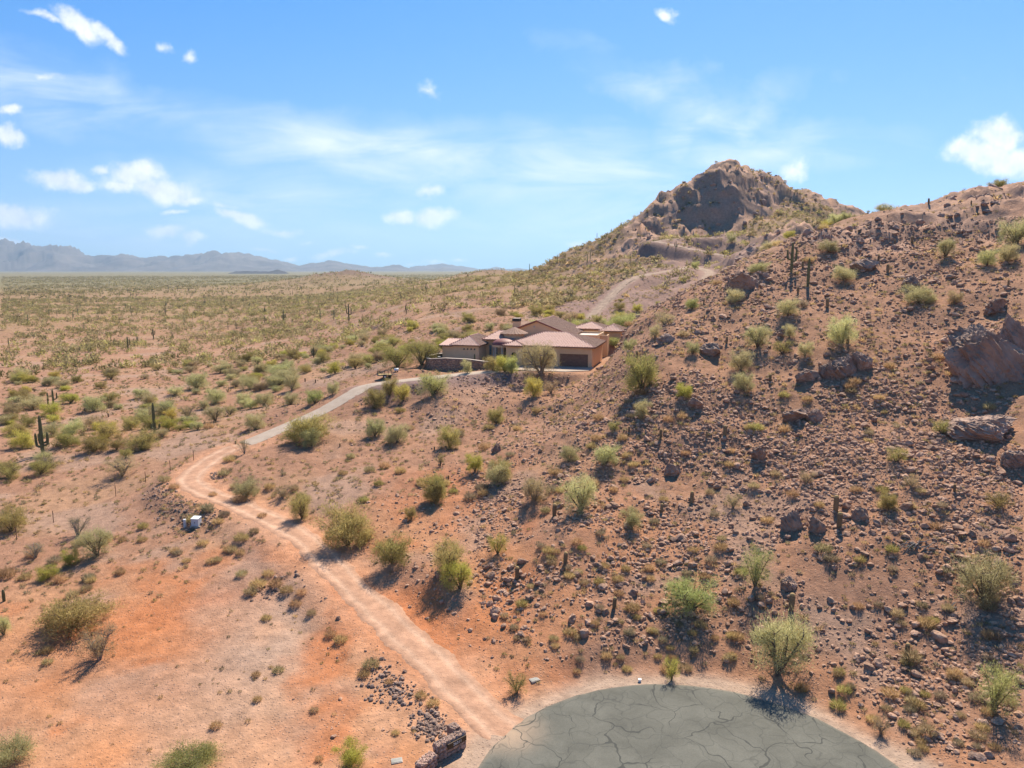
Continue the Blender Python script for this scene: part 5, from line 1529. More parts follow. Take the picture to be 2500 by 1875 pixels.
ARMS = {'single': [], 'low': [(.13, 2.6, .42, .12), (.10, .5, .40, .15)], 'candelabra': [(.20, 3.2, .62, .32), (.24, -.1, .75, .30), (.30, .5, .45, .20), (.26, 2.5, .40, .24)], 'two': [(.42, 3.1, .55, .30), (.36, .2, .6, .40)], 'one': [(.38, .1, .5, .36)], 'three': [(.40, .1, .6, .3), (.46, 2.3, .5, .33), (.36, 4.2, .55, .25)]}


def saguaro(loc, h, form, label, group=None, parts=True, tip=False, rz=0):
    r = .058 * h ** .55 * 1.9 if h > 2 else .16
    r = min(max(.11 * h ** .5, .14), .30)
    root = None
    pieces = [('trunk', ribbed(*trunk_path(h, r)))]
    for (hf, az, out, up) in ARMS[form]:
        pieces.append(('arm', ribbed(*arm_path(hf * h, az, max(out * h * .22, .75), up * h, r * .68))))
    root = bpy.data.objects.new('saguaro_cactus', None); COL.objects.link(root)
    for nm, (V, F) in pieces:
        link(nm, mesh_py(nm, V, F), M['saguaro'], root)
    if tip:
        link('flower_tip', mesh_py('flower_tip', *tip_mesh(h, r * .55)), M['cactus_tip'], root)
    root.location = tuple(loc); root.rotation_euler = (0, 0, rz)
    root['label'], root['category'] = label, 'cactus'
    if group: root['group'] = group
    return root


FAR_SAG = {}


def far_saguaro(loc, h, form, label, group, rz):
    if form not in FAR_SAG:
        mb = MB(); mb.add(*ribbed(*trunk_path(6, .22), n=10))
        for (hf, az, out, up) in ARMS[form]: mb.add(*ribbed(*arm_path(hf * 6, az, max(out * 1.35, .8), up * 6, .2), n=8))
        me = mesh_py('saguaro', mb.V, mb.F); me.materials.append(M['saguaro']); FAR_SAG[form] = me
    o = link('saguaro_cactus', FAR_SAG[form]); o.location = tuple(loc); o.scale = (h / 6,) * 3; o.rotation_euler = (0, 0, rz)
    o['label'], o['category'], o['group'] = label, 'cactus', group
    return o


def cacti():
    near = [(105, 1110, 96, 'candelabra', 'big saguaro with upraised arms like a candelabra on the flat', False), (378, 1056, 72, 'low', 'tapering saguaro with short stubby arms near its base', False), (131, 990, 40, 'one', 'leaning saguaro behind a yellow-green bush on the plain', False), (118, 990, 32, 'single', 'thin saguaro just beside the leaning one', False), (84, 984, 22, 'single', 'short saguaro sticking up out of a pale bush', False), (10, 1468, 30, 'single', 'stubby dark cactus stump on the orange flat near the olive thicket', False),
            (1932, 664, 70, 'two', 'tall saguaro with two raised arms on the upper hillside', True), (1972, 700, 68, 'single', 'tall single-stem saguaro with golden tip on the upper hillside', True), (59, 1054, 16, 'single', 'very short cactus on the plain beside the candelabra saguaro', False), (766, 872, 24, 'three', 'dark crooked saguaro standing alone beyond the driveway', False),
            (313, 856, 34, 'one', 'slim saguaro with one arm on the plain among olive bushes', False), (375, 828, 27, 'three', 'three-armed saguaro behind a broad green bush on the plain', False), (852, 784, 42, 'two', 'tallest armed saguaro on the plain beside two slim ones', False), (1138, 902, 12, 'single', 'small saguaro planted against the west wing wall', False)]
    P = cast([c[0] for c in near], [c[1] for c in near])
    for c, q in zip(near, P):
        if c[0] == 1138:
            w = HO + ES * -6.1 + ED * -.9; q = np.array([w[0], w[1], float(ground(*w))]); hm = 1.9
        else:
            hm = c[2] * project(*q)[2] / FPX * 1.02
        saguaro((q[0], q[1], float(ground(q[0], q[1]))), hm, c[3], c[4], tip=c[5])
        OCC.append((q[0], q[1], .8))
    farl = [(69, 792, 25, 'single'), (205, 808, 22, 'two'), (171, 744, 15, 'single'), (270, 834, 17, 'single'), (420, 828, 20, 'one'), (503, 816, 18, 'single'), (482, 835, 15, 'single'), (557, 805, 20, 'single'), (577, 803, 20, 'three'), (646, 792, 22, 'two'), (693, 788, 32, 'three'), (674, 788, 18, 'single'), (815, 782, 26, 'one'), (843, 757, 22, 'single'), (979, 735, 16, 'two'), (992, 767, 28, 'three'), (885, 784, 18, 'two'), (868, 835, 20, 'one'), (731, 774, 18, 'single'), (618, 787, 12, 'single'), (452, 789, 14, 'single'), (470, 782, 12, 'single'), (333, 727, 13, 'one'), (306, 752, 14, 'two'), (843, 898, 11, 'single'), (390, 770, 14, 'single'), (240, 780, 13, 'one'), (120, 770, 15, 'single'), (40, 745, 14, 'single')]
    g = np.random.default_rng(55)
    x, y = sample_polar(1400, 300, 1900, -36, 14, g)
    k = seen(x, y, ground(x, y), 2.0) & ~keepout(x, y, 6); x, y = x[k][:262], y[k][:262]
    P = cast([c[0] for c in farl], [c[1] for c in farl])
    spots = [(q[0], q[1], c[2] * project(*q)[2] / FPX, c[3]) for c, q in zip(farl, P) if np.isfinite(q).all()]
    forms = ['single', 'single', 'single', 'one', 'two', 'three', 'single']
    spots += [(a, b, g.uniform(3.0, 6.2), forms[g.integers(0, 7)]) for a, b in zip(x, y)]
    for a, b, h, f in spots:
        h = min(h, 9.0)
        lab = {'single': 'slim single-stem saguaro out on the wide plain', 'one': 'one-armed saguaro out on the wide plain', 'two': 'two-armed saguaro out on the wide plain', 'three': 'three-armed saguaro out on the wide plain'}[f]
        far_saguaro((a, b, float(ground(a, b)) - .1), h, f, lab, 'saguaros on the wide plain', g.uniform(-.6, .6))
    # young unbranched cacti on the slopes, with golden spiny tips
    young = [(1262, 1413, 30), (1380, 1377, 30), (1353, 1260, 30), (1499, 1485, 28), (1688, 1227, 27), (1615, 1252, 22), (2040, 1250, 40), (2048, 1288, 38), (1931, 1490, 42), (2213, 1600, 31), (1613, 1068, 20), (1769, 1065, 26), (1725, 1068, 15), (1536, 1056, 15), (1513, 1008, 16), (1880, 932, 18), (1555, 873, 16), (1599, 830, 12), (1774, 838, 16), (1719, 780, 10), (1794, 752, 11), (1718, 741, 10),
             (1948, 716, 15), (2020, 750, 21), (2167, 666, 20), (2144, 637, 14), (2226, 595, 17), (2184, 597, 11), (2069, 842, 18), (2267, 498, 13), (2371, 499, 9), (2461, 697, 13), (1960, 653, 15), (2330, 1200, 18), (1245, 1052, 10), (1060, 1100, 10), (830, 1090, 8), (770, 935, 9), (745, 932, 9), (265, 1018, 10), (575, 1085, 9), (1095, 1170, 10)]
    labs = {0: 'young cactus standing alone where orange soil meets rubble', 1: 'young cactus on bare slope with a dark stone beside it', 2: 'young cactus downhill of a pale palo verde on the slope', 3: 'young cactus beside low dark rocks above the cul-de-sac', 6: 'taller of two young cacti beside the dark pointed boulder', 7: 'stout young cactus directly beside the dark pointed boulder', 8: 'young cactus rising behind the roadside palo verde', 9: 'lone young cactus on the smooth slope beside the cul-de-sac'}
    P = cast([c[0] for c in young], [c[1] for c in young])
    for i, (c, q) in enumerate(zip(young, P)):
        if not np.isfinite(q).all(): continue
        h = c[2] * project(*q)[2] / FPX * 1.06; r = min(max(.17 * h, .10), .24)
        root = bpy.data.objects.new('young_cactus', None); COL.objects.link(root)
        V, F = ribbed([(0, 0, -.15), (0, 0, .15 * h), (0, 0, .5 * h), (0, 0, h - 1.3 * r), (0, 0, h - .6 * r), (0, 0, h - .2 * r), (0, 0, h)], [r * .75, r * .92, r, r * .97, r * .8, r * .5, r * .15], 16)
        link('stem', mesh_py('stem', V, F), M['barrel'], root)
        link('spine_tip', mesh_py('spine_tip', *tip_mesh(h - .02 * r, r * .86)), M['cactus_tip'], root)
        root.location = (q[0], q[1], float(ground(q[0], q[1]))); root.rotation_euler = (random.uniform(-.06, .06), random.uniform(-.08, .08), 0)
        root['category'] = 'cactus'
        if i in labs: root['label'] = labs[i]
        else:
            up = q[1] > 100 and q[0] > 10
            nb_ = beside(q[0], q[1], 'cactus')
            root['label'] = 'short spiny young cactus ' + (nb_ if nb_ else 'high on the rocky hillside' if up else 'on the plain beside the driveway' if q[0] < 0 else 'amid rubble of the lower hillside')
            root['group'] = 'young cacti ' + (nb_ if nb_ else 'high on the hillside' if up else 'near the driveway' if q[0] < 0 else 'amid the rubble')


cacti()
print('cacti', round(time.time() - T0, 1))


# ------------------------------------------------------------------ the house
HOUSE = bpy.data.objects.new('house', None); COL.objects.link(HOUSE)
HOUSE.location = (HO[0], HO[1], PADZ); HOUSE.rotation_euler = (0, 0, HR)
HOUSE['label'], HOUSE['category'] = 'sprawling tan stucco house with terracotta tile roofs on the hill spur', 'house'


def tile_field(A, B, ridgeA, ridgeB, parent, mat, name='tile_rows', pitch=.30, rad=.14):
    """barrel tile rows on one roof face: eave A-B, ridge ridgeA-ridgeB (equal for a triangle)"""
    A, B, C, D = map(Vector, (A, B, ridgeB, ridgeA))
    ex = (B - A); Ln = ex.length; ex.normalize()
    n = ex.cross(D - A).normalized() if (D - A).length > 1e-6 else ex.cross(C - B).normalized()
    if n.z < 0: n = -n
    ey = n.cross(ex); 
    if ey.z < 0: ey = -ey
    xl, xr, h = (D - A).dot(ex), (C - A).dot(ex), (D - A).dot(ey)
    V, F = [], []
    rows = max(3, int(Ln / pitch)); w = Ln / rows

    def lim(x):
        if x < xl: return h * max(x, 0) / max(xl, 1e-6)
        if x > xr: return h * max(Ln - x, 0) / max(Ln - xr, 1e-6)
        return h
    g = np.random.default_rng(int(Ln * 1000) % 9999)
    for i in range(rows):
        c = (i + .5) * w; dz = g.uniform(-.008, .012); y0 = g.uniform(-.06, .0)
        prof = [(-.5, 0), (-.34, .62), (-.12, 1.0), (.12, 1.0), (.34, .62), (.5, 0)]
        ny = max(2, int(lim(c) / 1.4) + 1)
        base = len(V)
        for yy in range(ny + 1):
            for (o, zz) in prof:
                x = c + o * w; y = y0 + (lim(x) - y0) * yy / ny
                V.append(A + ex * x + ey * y + n * (zz * rad + dz + .02 * (1 - (yy % 2))))
        k = len(prof)
        for yy in range(ny):
            for j in range(k - 1): F.append((base + yy * k + j, base + yy * k + j + 1, base + (yy + 1) * k + j + 1, base + (yy + 1) * k + j))
        F.append(tuple(base + j for j in range(k))[::-1])
    o = link(name, mesh_py(name, V, F), mat, parent); o['kind'] = 'stuff'
    return o


def cap_line(pts, parent, r=.13):
    mb = MB()
    for a, b in zip(pts[:-1], pts[1:]): mb.tube([a, b], r, 8)
    return mb.build('ridge_cap', M['cap'], parent)


def roof_deck(V, F, parent, name='roof', th=.16):
    """roof planes with thickness"""
    n = len(V); V2 = list(V) + [(a, b, c - th) for a, b, c in V]
    edges = {}
    for f in F:
        for i in range(len(f)):
            e = (f[i], f[(i + 1) % len(f)]); edges[e] = 1
    F2 = [tuple(f) for f in F] + [tuple(i + n for i in f[::-1]) for f in F]
    for (a, b) in edges:
        if (b, a) not in edges: F2.append((b, a, a + n, b + n))
    return link(name, mesh_py(name, V2, F2), M['fascia'], parent)


def hip_roof(s0, s1, d0, d1, ze, rise, mat='tile', side='tile_dark'):
    hw = min(s1 - s0, d1 - d0) / 2
    if s1 - s0 >= d1 - d0: r0, r1 = (s0 + hw, (d0 + d1) / 2, ze + rise), (s1 - hw, (d0 + d1) / 2, ze + rise)
    else: r0, r1 = ((s0 + s1) / 2, d0 + hw, ze + rise), ((s0 + s1) / 2, d1 - hw, ze + rise)
    c = [(s0, d0, ze), (s1, d0, ze), (s1, d1, ze), (s0, d1, ze)]
    along = s1 - s0 >= d1 - d0
    F = [(0, 1, 5, 4), (1, 2, 5), (2, 3, 4, 5), (3, 0, 4)] if along else [(0, 1, 4), (1, 2, 5, 4), (2, 3, 5), (3, 0, 4, 5)]
    if abs(r0[0] - r1[0]) + abs(r0[1] - r1[1]) < .05:
        F = [(0, 1, 4), (1, 2, 4), (2, 3, 4), (3, 0, 4)]; r1 = r0
    rf = roof_deck(c + [r0, r1], F, HOUSE)
    q = [r0, r1]
    fronts = [(0, 1), (1, 2), (2, 3), (3, 0)]
    tops = ([(0, 1), (1, 1), (1, 0), (0, 0)] if along else [(0, 0), (0, 1), (1, 1), (1, 0)])
    for (a, b), (ta, tb), m in zip(fronts, tops, (mat, side, mat, side)):
        tile_field(c[a], c[b], q[ta], q[tb], rf, M[m])
    up = lambda p: (p[0], p[1], p[2] + .05)
    if r0 != r1: cap_line([up(r0), up(r1)], rf)
    for k in range(4):
        t = {True: (0, 1, 1, 0), False: (0, 0, 1, 1)}[along][k]
        cap_line([up(c[k]), up(q[t])], rf)
    return rf


def wall_block(s0, s1, d0, d1, z0, z1, openings=(), depth=.28):
    """stucco box whose front face (d0) has real openings: (s0, s1, z0, z1[, arch])"""
    mb = MB()
    V = [(s0, d0, z0), (s1, d0, z0), (s1, d1, z0), (s0, d1, z0), (s0, d0, z1), (s1, d0, z1), (s1, d1, z1), (s0, d1, z1)]
    mb.add(V, [(1, 2, 6, 5), (2, 3, 7, 6), (3, 0, 4, 7), (4, 5, 6, 7)])
    xs = sorted({s0, s1} | {o[0] for o in openings} | {o[1] for o in openings}); zs = sorted({z0, z1} | {o[2] for o in openings} | {o[3] for o in openings})
    for a, b in zip(xs[:-1], xs[1:]):
        for c, e in zip(zs[:-1], zs[1:]):
            mx, mz = (a + b) / 2, (c + e) / 2
            if any(o[0] < mx < o[1] and o[2] < mz < o[3] for o in openings): continue
            mb.add([(a, d0, c), (b, d0, c), (b, d0, e), (a, d0, e)], [(0, 1, 2, 3)])
    for o in openings:
        a, b, c, e = o[:4]; y = d0 + depth
        mb.add([(a, d0, c), (b, d0, c), (b, d0, e), (a, d0, e), (a, y, c), (b, y, c), (b, y, e), (a, y, e)], [(0, 4, 5, 1), (1, 5, 6, 2), (2, 6, 7, 3), (3, 7, 4, 0)])
        if len(o) > 4:                                   # arch: fill the two upper corners
            w = (b - a) / 2; cx = (a + b) / 2; n = 8
            for sg in (-1, 1):
                P = [(cx + sg * w, d0 + .001, e)] + [(cx + sg * w * math.cos(t), d0 + .001, e - w + w * math.sin(t)) for t in np.linspace(0, math.pi / 2, n)]
                f = tuple(range(len(P)))
                mb.add(P, [f if sg < 0 else f[::-1]])
                for i in range(1, len(P) - 1):
                    p, q = P[i], P[i + 1]
                    mb.add([p, q, (q[0], y, q[2]), (p[0], y, p[2])], [(0, 1, 2, 3)])
    return mb.build('wall', M['stucco'], HOUSE)


def window(s0, s1, z0, z1, d, mat='glass', bars=1):
    """glass pane with its frame, set back in the opening"""
    f = MB(); t = .06
    f.box(s0, s1, d - .05, d, z0, z0 + t); f.box(s0, s1, d - .05, d, z1 - t, z1); f.box(s0, s0 + t, d - .05, d, z0 + t, z1 - t); f.box(s1 - t, s1, d - .05, d, z0 + t, z1 - t)
    for k in range(bars):
        zz = z0 + (z1 - z0) * (k + 1) / (bars + 1); f.box(s0 + t, s1 - t, d - .04, d - .005, zz - .02, zz + .02)
    w = f.build('window', M['winframe'], HOUSE)
    MB().box(s0 + t, s1 - t, d - .02, d + .02, z0 + t, z1 - t).build('pane', M[mat], w)
    return w


def house():
    # garage wing and the projecting bay with the arched window
    wall_block(3.1, 16.0, 0, 11.5, -.4, 3.6, [(10.0, 15.2, -.05, 2.3), (4.0, 4.7, 2.2, 2.45)])
    wall_block(0.0, 3.1, -.75, 11.5, -.4, 3.62, [(1.0, 2.0, .85, 2.35, 'arch')])
    hip_roof(-.55, 16.6, -.6, 12.1, 3.62, 2.05)
    # small hip over the bay
    bay = roof_deck([(-.55, -1.35, 3.62), (3.6, -1.35, 3.62), (3.6, .3, 3.65), (-.55, .3, 3.65), (1.5, .75, 4.32)], [(0, 1, 4), (1, 2, 4), (3, 0, 4), (2, 3, 4)], HOUSE)
    tile_field((-.55, -1.35, 3.62), (3.6, -1.35, 3.62), (1.5, .75, 4.32), (1.5, .75, 4.32), bay, M['tile'])
    tile_field((3.6, -1.35, 3.62), (3.6, .3, 3.65), (1.5, .75, 4.32), (1.5, .75, 4.32), bay, M['tile_dark'])
    tile_field((-.55, .3, 3.65), (-.55, -1.35, 3.62), (1.5, .75, 4.32), (1.5, .75, 4.32), bay, M['tile'])
    cap_line([(-.55, -1.35, 3.7), (1.5, .75, 4.40), (3.6, -1.35, 3.7)], bay)
    g = MB().box(10.0, 15.2, .30, .34, -.05, 2.3).build('garage_door', M['garage'], HOUSE)
    for r_ in range(4):
        for c in range(4):
            MB().box(10.05 + c * 1.29, 10.05 + c * 1.29 + 1.23, .255, .30, .02 + r_ * .57, .02 + r_ * .57 + .53).build('panel', M['garage'], g)
    MB().box(4.0, 4.7, .2, .26, 2.2, 2.45).build('vent', M['black'], HOUSE)
    aw = MB()
    P = [(1.0, -.46, .85), (2.0, -.46, .85)] + [(1.5 + .5 * math.cos(t), -.46, 1.85 + .5 * math.sin(t)) for t in np.linspace(0, math.pi, 13)]
    aw.add(P, [tuple(range(len(P)))])
    w = aw.build('arched_window', M['darkglass'], HOUSE)
    MB().box(1.48, 1.52, -.49, -.465, .85, 2.33).box(1.0, 2.0, -.488, -.467, 1.6, 1.64).build('muntin', M['winframe'], w)
    # west wing
    op = [(s - .16, s + .16, 2.42, 2.76) for s in (-8.52, -7.82, -7.12, -6.42)]
    wall_block(-12.9, -5.6, 0, 10.0, -.4, 3.3, op)
    for a, b, c, e in op: window(a, b, c, e, .22, 'darkglass', 0)
    hip_roof(-11.2, -5.1, -.55, 10.5, 3.34, 1.5)
    sh = roof_deck([(-13.4, -.6, 3.2), (-10.7, -.6, 3.2), (-10.7, 4.5, 4.0), (-13.4, 4.5, 4.0)], [(0, 1, 2, 3)], HOUSE)
    tile_field((-13.4, -.6, 3.2), (-10.7, -.6, 3.2), (-13.4, 4.5, 4.0), (-10.7, 4.5, 4.0), sh, M['tile'])
    cap_line([(-13.4, 4.5, 4.06), (-10.7, 4.5, 4.06)], sh); cap_line([(-10.7, -.6, 3.27), (-10.7, 4.5, 4.06)], sh)
    # recessed entry wall, window, front door
    wall_block(-5.62, 0.02, 4.5, 12.0, -.4, 4.1, [(-5.0, -4.45, 1.1, 3.0), (-3.7, -3.2, 1.1, 3.0), (-1.9, -.7, -.05, 2.6)])
    window(-5.0, -4.45, 1.1, 3.0, 4.72, 'glass', 2); window(-3.7, -3.2, 1.1, 3.0, 4.72, 'glass', 2)
    dr = MB().box(-1.9, -.7, 4.7, 4.76, -.05, 2.6).build('front_door', M['door'], HOUSE)
    MB().tube([(-.85, 4.66, 1.0), (-.85, 4.66, 1.25)], .025, 6).build('handle', M['black'], dr)
    en = roof_deck([(-6.1, 3.9, 4.12), (0.2, 3.9, 4.12), (0.2, 8.4, 5.4), (-4.2, 8.4, 5.4)], [(0, 1, 2, 3)], HOUSE)
    tile_field((-6.1, 3.9, 4.12), (0.2, 3.9, 4.12), (-4.2, 8.4, 5.4), (0.2, 8.4, 5.4), en, M['tile'])
    cap_line([(-6.1, 3.9, 4.2), (-4.2, 8.4, 5.46), (0.2, 8.4, 5.46)], en)
    # porch: half-round roof on columns
    cx, cy_, rr, z0 = -1.55, 3.4, 2.35, 3.1
    V, F = [], []
    nu, nv = 24, 7
    for j in range(nv + 1):
        ph = (math.pi / 2) * j / nv
        for i in range(nu + 1):
            a = math.pi + math.pi * i / nu
            V.append((cx + rr * math.cos(ph) * math.cos(a), cy_ + rr * math.cos(ph) * math.sin(a), z0 + .22 + 1.15 * math.sin(ph)))
    for j in range(nv):
        for i in range(nu): F.append((j * (nu + 1) + i, j * (nu + 1) + i + 1, (j + 1) * (nu + 1) + i + 1, (j + 1) * (nu + 1) + i))
    V2 = [(x, y, z) for x, y, z in V]
    pr = link('porch_roof', mesh_py('porch_roof', V2, F, True), M['cap'], HOUSE)
    mb = MB()
    ring = [(cx + (rr + .03) * math.cos(math.pi + math.pi * i / nu), cy_ + (rr + .03) * math.sin(math.pi + math.pi * i / nu)) for i in range(nu + 1)]
    n = len(ring)
    mb.add([(x, y, z0 - .12) for x, y in ring] + [(x, y, z0 + .24) for x, y in ring], [(i, i + 1, i + 1 + n, i + n) for i in range(n - 1)])
    mb.add([(x, y, z0 - .12) for x, y in ring], [tuple(range(n))])
    mb.build('fascia_band', M['stucco'], pr)
    for a in (190, 232, 275):
        x, y = cx + (rr - .25) * math.cos(R(a)), cy_ + (rr - .25) * math.sin(R(a))
        c = MB().tube([(x, y, -.3), (x, y, .1), (x, y, 2.8), (x, y, z0 - .1)], [.2, .15, .13, .2], 12).build('column', M['column'], HOUSE, True)
    # entry rotunda
    cx, cy_ = -.6, 6.8
    mb = MB(); n = 28
    ringp = [(cx + 2.05 * math.cos(6.28319 * k / n), cy_ + 2.05 * math.sin(6.28319 * k / n)) for k in range(n)]
    mb.add([(x, y, 0) for x, y in ringp] + [(x, y, 5.25) for x, y in ringp], [(k, (k + 1) % n, n + (k + 1) % n, n + k) for k in range(n)])
    mb.build('tower_wall', M['stucco'], HOUSE)
    n = 48; V, F = [], []
    for k in range(n):
        a = 6.28319 * k / n; q = 2.72
        V += [(cx + q * math.cos(a), cy_ + q * math.sin(a), 5.2 + (.09 if k % 2 else 0)), (cx + .15 * math.cos(a), cy_ + .15 * math.sin(a), 6.42)]
    for k in range(n): F.append((2 * k, 2 * ((k + 1) % n), 2 * ((k + 1) % n) + 1, 2 * k + 1))
    F.append(tuple(2 * k for k in range(n))[::-1])
    tr = link('tower_roof', mesh_py('tower_roof', V, F), M['tile_dark'], HOUSE)
    MB().tube([(cx, cy_, 6.3), (cx, cy_, 6.55)], [.2, .08], 8).build('ridge_cap', M['cap'], tr)
    # great room gable
    s0, s1, d0, d1, ze, zr = -4.3, 9.3, 13.0, 27.4, 4.5, 7.1
    mb = MB(); sm = (s0 + s1) / 2
    mb.add([(s0, d0, -.4), (s1, d0, -.4), (s1, d0, ze), (sm, d0, zr), (s0, d0, ze), (s0, d1, -.4), (s1, d1, -.4), (s1, d1, ze), (sm, d1, zr), (s0, d1, ze)], [(0, 1, 2, 3, 4), (6, 5, 9, 8, 7), (1, 6, 7, 2), (5, 0, 4, 9)])
    mb.build('gable_wall', M['stucco'], HOUSE)
    o = .55; k = (zr - ze) / (sm - s0); zl = ze - o * k
    rf = roof_deck([(s0 - o, d0 - o, zl + .12), (s1 + o, d0 - o, zl + .12), (sm, d0 - o, zr + .12), (sm, d1 + o, zr + .12), (s0 - o, d1 + o, zl + .12), (s1 + o, d1 + o, zl + .12)], [(0, 2, 3, 4), (2, 1, 5, 3)], HOUSE)
    tile_field((s1 + o, d0 - o, zl + .12), (s1 + o, d1 + o, zl + .12), (sm, d0 - o, zr + .12), (sm, d1 + o, zr + .12), rf, M['tile_dark'])
    tile_field((s0 - o, d1 + o, zl + .12), (s0 - o, d0 - o, zl + .12), (sm, d1 + o, zr + .12), (sm, d0 - o, zr + .12), rf, M['tile_dark'])
    cap_line([(sm, d0 - o, zr + .2), (sm, d1 + o, zr + .2)], rf)
    cap_line([(s0 - o, d0 - o, zl + .2), (sm, d0 - o, zr + .2), (s1 + o, d0 - o, zl + .2)], rf)
    MB().tube([(sm - .6, d0 - .08, 6.05), (sm - .6, d0 + .02, 6.05)], .2, 14).build('gable_vent', M['wallcap'], HOUSE)
    # chimney
    ch = MB().box(-3.1, -1.7, 14.5, 15.9, 3.0, 6.9).build('chimney', M['stucco'], HOUSE)
    MB().box(-3.17, -1.63, 14.43, 15.97, 6.9, 7.5).build('chimney_cap', M['black'], ch)
    MB().box(-3.12, -1.68, 14.48, 15.92, 7.5, 7.56).build('cap_lid', M['wallcap'], ch)
    # flat-roofed block with parapet
    mb = MB(); z0, z1, t = -.4, 4.55, .25
    a, b, c, e = 9.6, 14.6, 14.0, 22.5
    for (x0, x1, y0, y1) in ((a, b, c, c + t), (a, b, e - t, e), (a, a + t, c + t, e - t), (b - t, b, c + t, e - t)): mb.box(x0, x1, y0, y1, z0, z1)
    pw = mb.build('parapet_wall', M['stucco'], HOUSE)
    MB().box(a + t, b - t, c + t, e - t, 4.1, 4.18).build('flat_roof', M['flatroof'], pw)
    MB().box(b, b + 1.5, 17, 17.25, 0, 4.3).box(b + 1.25, b + 1.5, 17.25, 19.5, 0, 4.3).build('parapet_wall', M['stucco'], HOUSE)
    # rear wing
    wall_block(7.8, 14.2, 24.2, 31.0, 1.8, 4.9); hip_roof(7.2, 14.8, 23.7, 31.6, 4.93, 1.2)
    wall_block(13.7, 17.9, 23.6, 30.0, 1.8, 4.6); hip_roof(13.2, 18.5, 23.0, 30.6, 4.64, 1.15)
    wall_block(18.2, 19.6, 27.0, 29.0, 1.8, 3.6)


house()


def yard():
    # stone retaining wall curving round the front yard
    P = WALLP
    n = len(P); f = np.linspace(0, 1, n)
    top = np.interp(f, [0, .25, .38, .55, .75, 1], [13.6, 13.4, 13.1, 13.45, 13.4, 12.95])
    T = np.gradient(P[:, :2], axis=0); T /= np.linalg.norm(T, axis=1)[:, None]; Nn = np.stack([-T[:, 1], T[:, 0]], -1)
    V, F = [], []
    for i in range(n):
        bz = min(float(ground(*(P[i, :2] - Nn[i] * .9))), float(ground(*P[i, :2]))) - .5
        for sg in (-1, 1):
            q = P[i, :2] + Nn[i] * .22 * sg
            V += [(q[0], q[1], bz), (q[0], q[1], top[i])]
    for i in range(n - 1):
        a, b = i * 4, i * 4 + 4
        F += [(a, b, b + 1, a + 1), (b + 2, a + 2, a + 3, b + 3), (a + 1, b + 1, b + 3, a + 3)]
    F += [(0, 1, 3, 2), (n * 4 - 4, n * 4 - 2, n * 4 - 1, n * 4 - 3)]
    root = bpy.data.objects.new('retaining_wall', None); COL.objects.link(root)
    root['label'], root['category'] = 'curved brown fieldstone retaining wall with pale cap below the west wing', 'wall'
    link('wall_core', mesh_py('wall_core', V, F), M['mortar'], root)
    g = np.random.default_rng(77); Vs, Fs, b = [], [], 0
    for _ in range(900):
        i = g.integers(0, n); bz = V[i * 4][2] + .45; 
        z = g.uniform(bz, top[i] - .12); q = P[i, :2] - Nn[i] * .24 + T[i] * g.uniform(-.25, .25)
        v, ff = rock_shape(2000 + _ % 9, 0, 3, .1); s = g.uniform(.12, .24)
        v = v * np.array([s, s * .35, s * .8]); a = math.atan2(T[i, 1], T[i, 0]); c, sn = math.cos(a), math.sin(a)
        Vs.append(np.stack([v[:, 0] * c - v[:, 1] * sn + q[0], v[:, 0] * sn + v[:, 1] * c + q[1], v[:, 2] + z], -1)); Fs.append(ff + b); b += len(v)
    o = link('stone_facing', mesh_np('stone_facing', np.vstack(Vs), np.vstack(Fs)), M['rock_stuff'], root); o['kind'] = 'stuff'
    V, F = [], []
    for i in range(n):
        for sg in (-1, 1):
            q = P[i, :2] + Nn[i] * .30 * sg; V += [(q[0], q[1], top[i] - .01), (q[0], q[1], top[i] + .09)]
    for i in range(n - 1):
        a, b = i * 4, i * 4 + 4
        F += [(a, b, b + 1, a + 1), (b + 2, a + 2, a + 3, b + 3), (a + 1, b + 1, b + 3, a + 3), (a, a + 2, b + 2, b)]
    F += [(0, 1, 3, 2), (n * 4 - 4, n * 4 - 2, n * 4 - 1, n * 4 - 3)]
    link('wall_cap', mesh_py('wall_cap', V, F), M['wallcap'], root)

    def loc(s, d): w = HO + ES * s + ED * d; return w
    # slatted side-yard fence
    fr = bpy.data.objects.new('slat_fence', None); COL.objects.link(fr); w = loc(-13.3, 2.5); fr.location = (w[0], w[1], PADZ); fr.rotation_euler = (0, 0, HR)
    fr['label'], fr['category'] = 'pale slatted fence closing the side yard of the west wing', 'fence'
    for k in range(16): MB().box(-2.6 + k * .16, -2.6 + k * .16 + .12, 0, .03, .05, 1.55).build('slat', M['wallcap'], fr)
    MB().box(-2.65, .0, .03, .08, .25, .33).box(-2.65, .0, .03, .08, 1.25, 1.33).build('rail', M['winframe'], fr)
    # air conditioner
    w = loc(-13.7, 0.5)
    ac = bpy.data.objects.new('air_conditioner', None); COL.objects.link(ac); ac.location = (w[0], w[1], float(ground(*w))); ac.rotation_euler = (0, 0, HR)
    ac['label'], ac['category'] = 'dark air conditioner unit behind the curved stone wall', 'air conditioner'
    MB().box(-.45, .45, -.45, .45, -.15, .1).build('pad', M['boxpad'], ac)
    cs = MB().box(-.4, .4, -.4, .4, .1, .95).build('casing', M['darkglass'], ac)
    for k in range(6): MB().box(-.36, .36, -.425, -.4, .18 + k * .12, .24 + k * .12).build('louvre', M['black'], cs)
    MB().tube([(0, 0, .95), (0, 0, 1.0)], .33, 16).build('fan_grille', M['greybox'], ac)


yard()


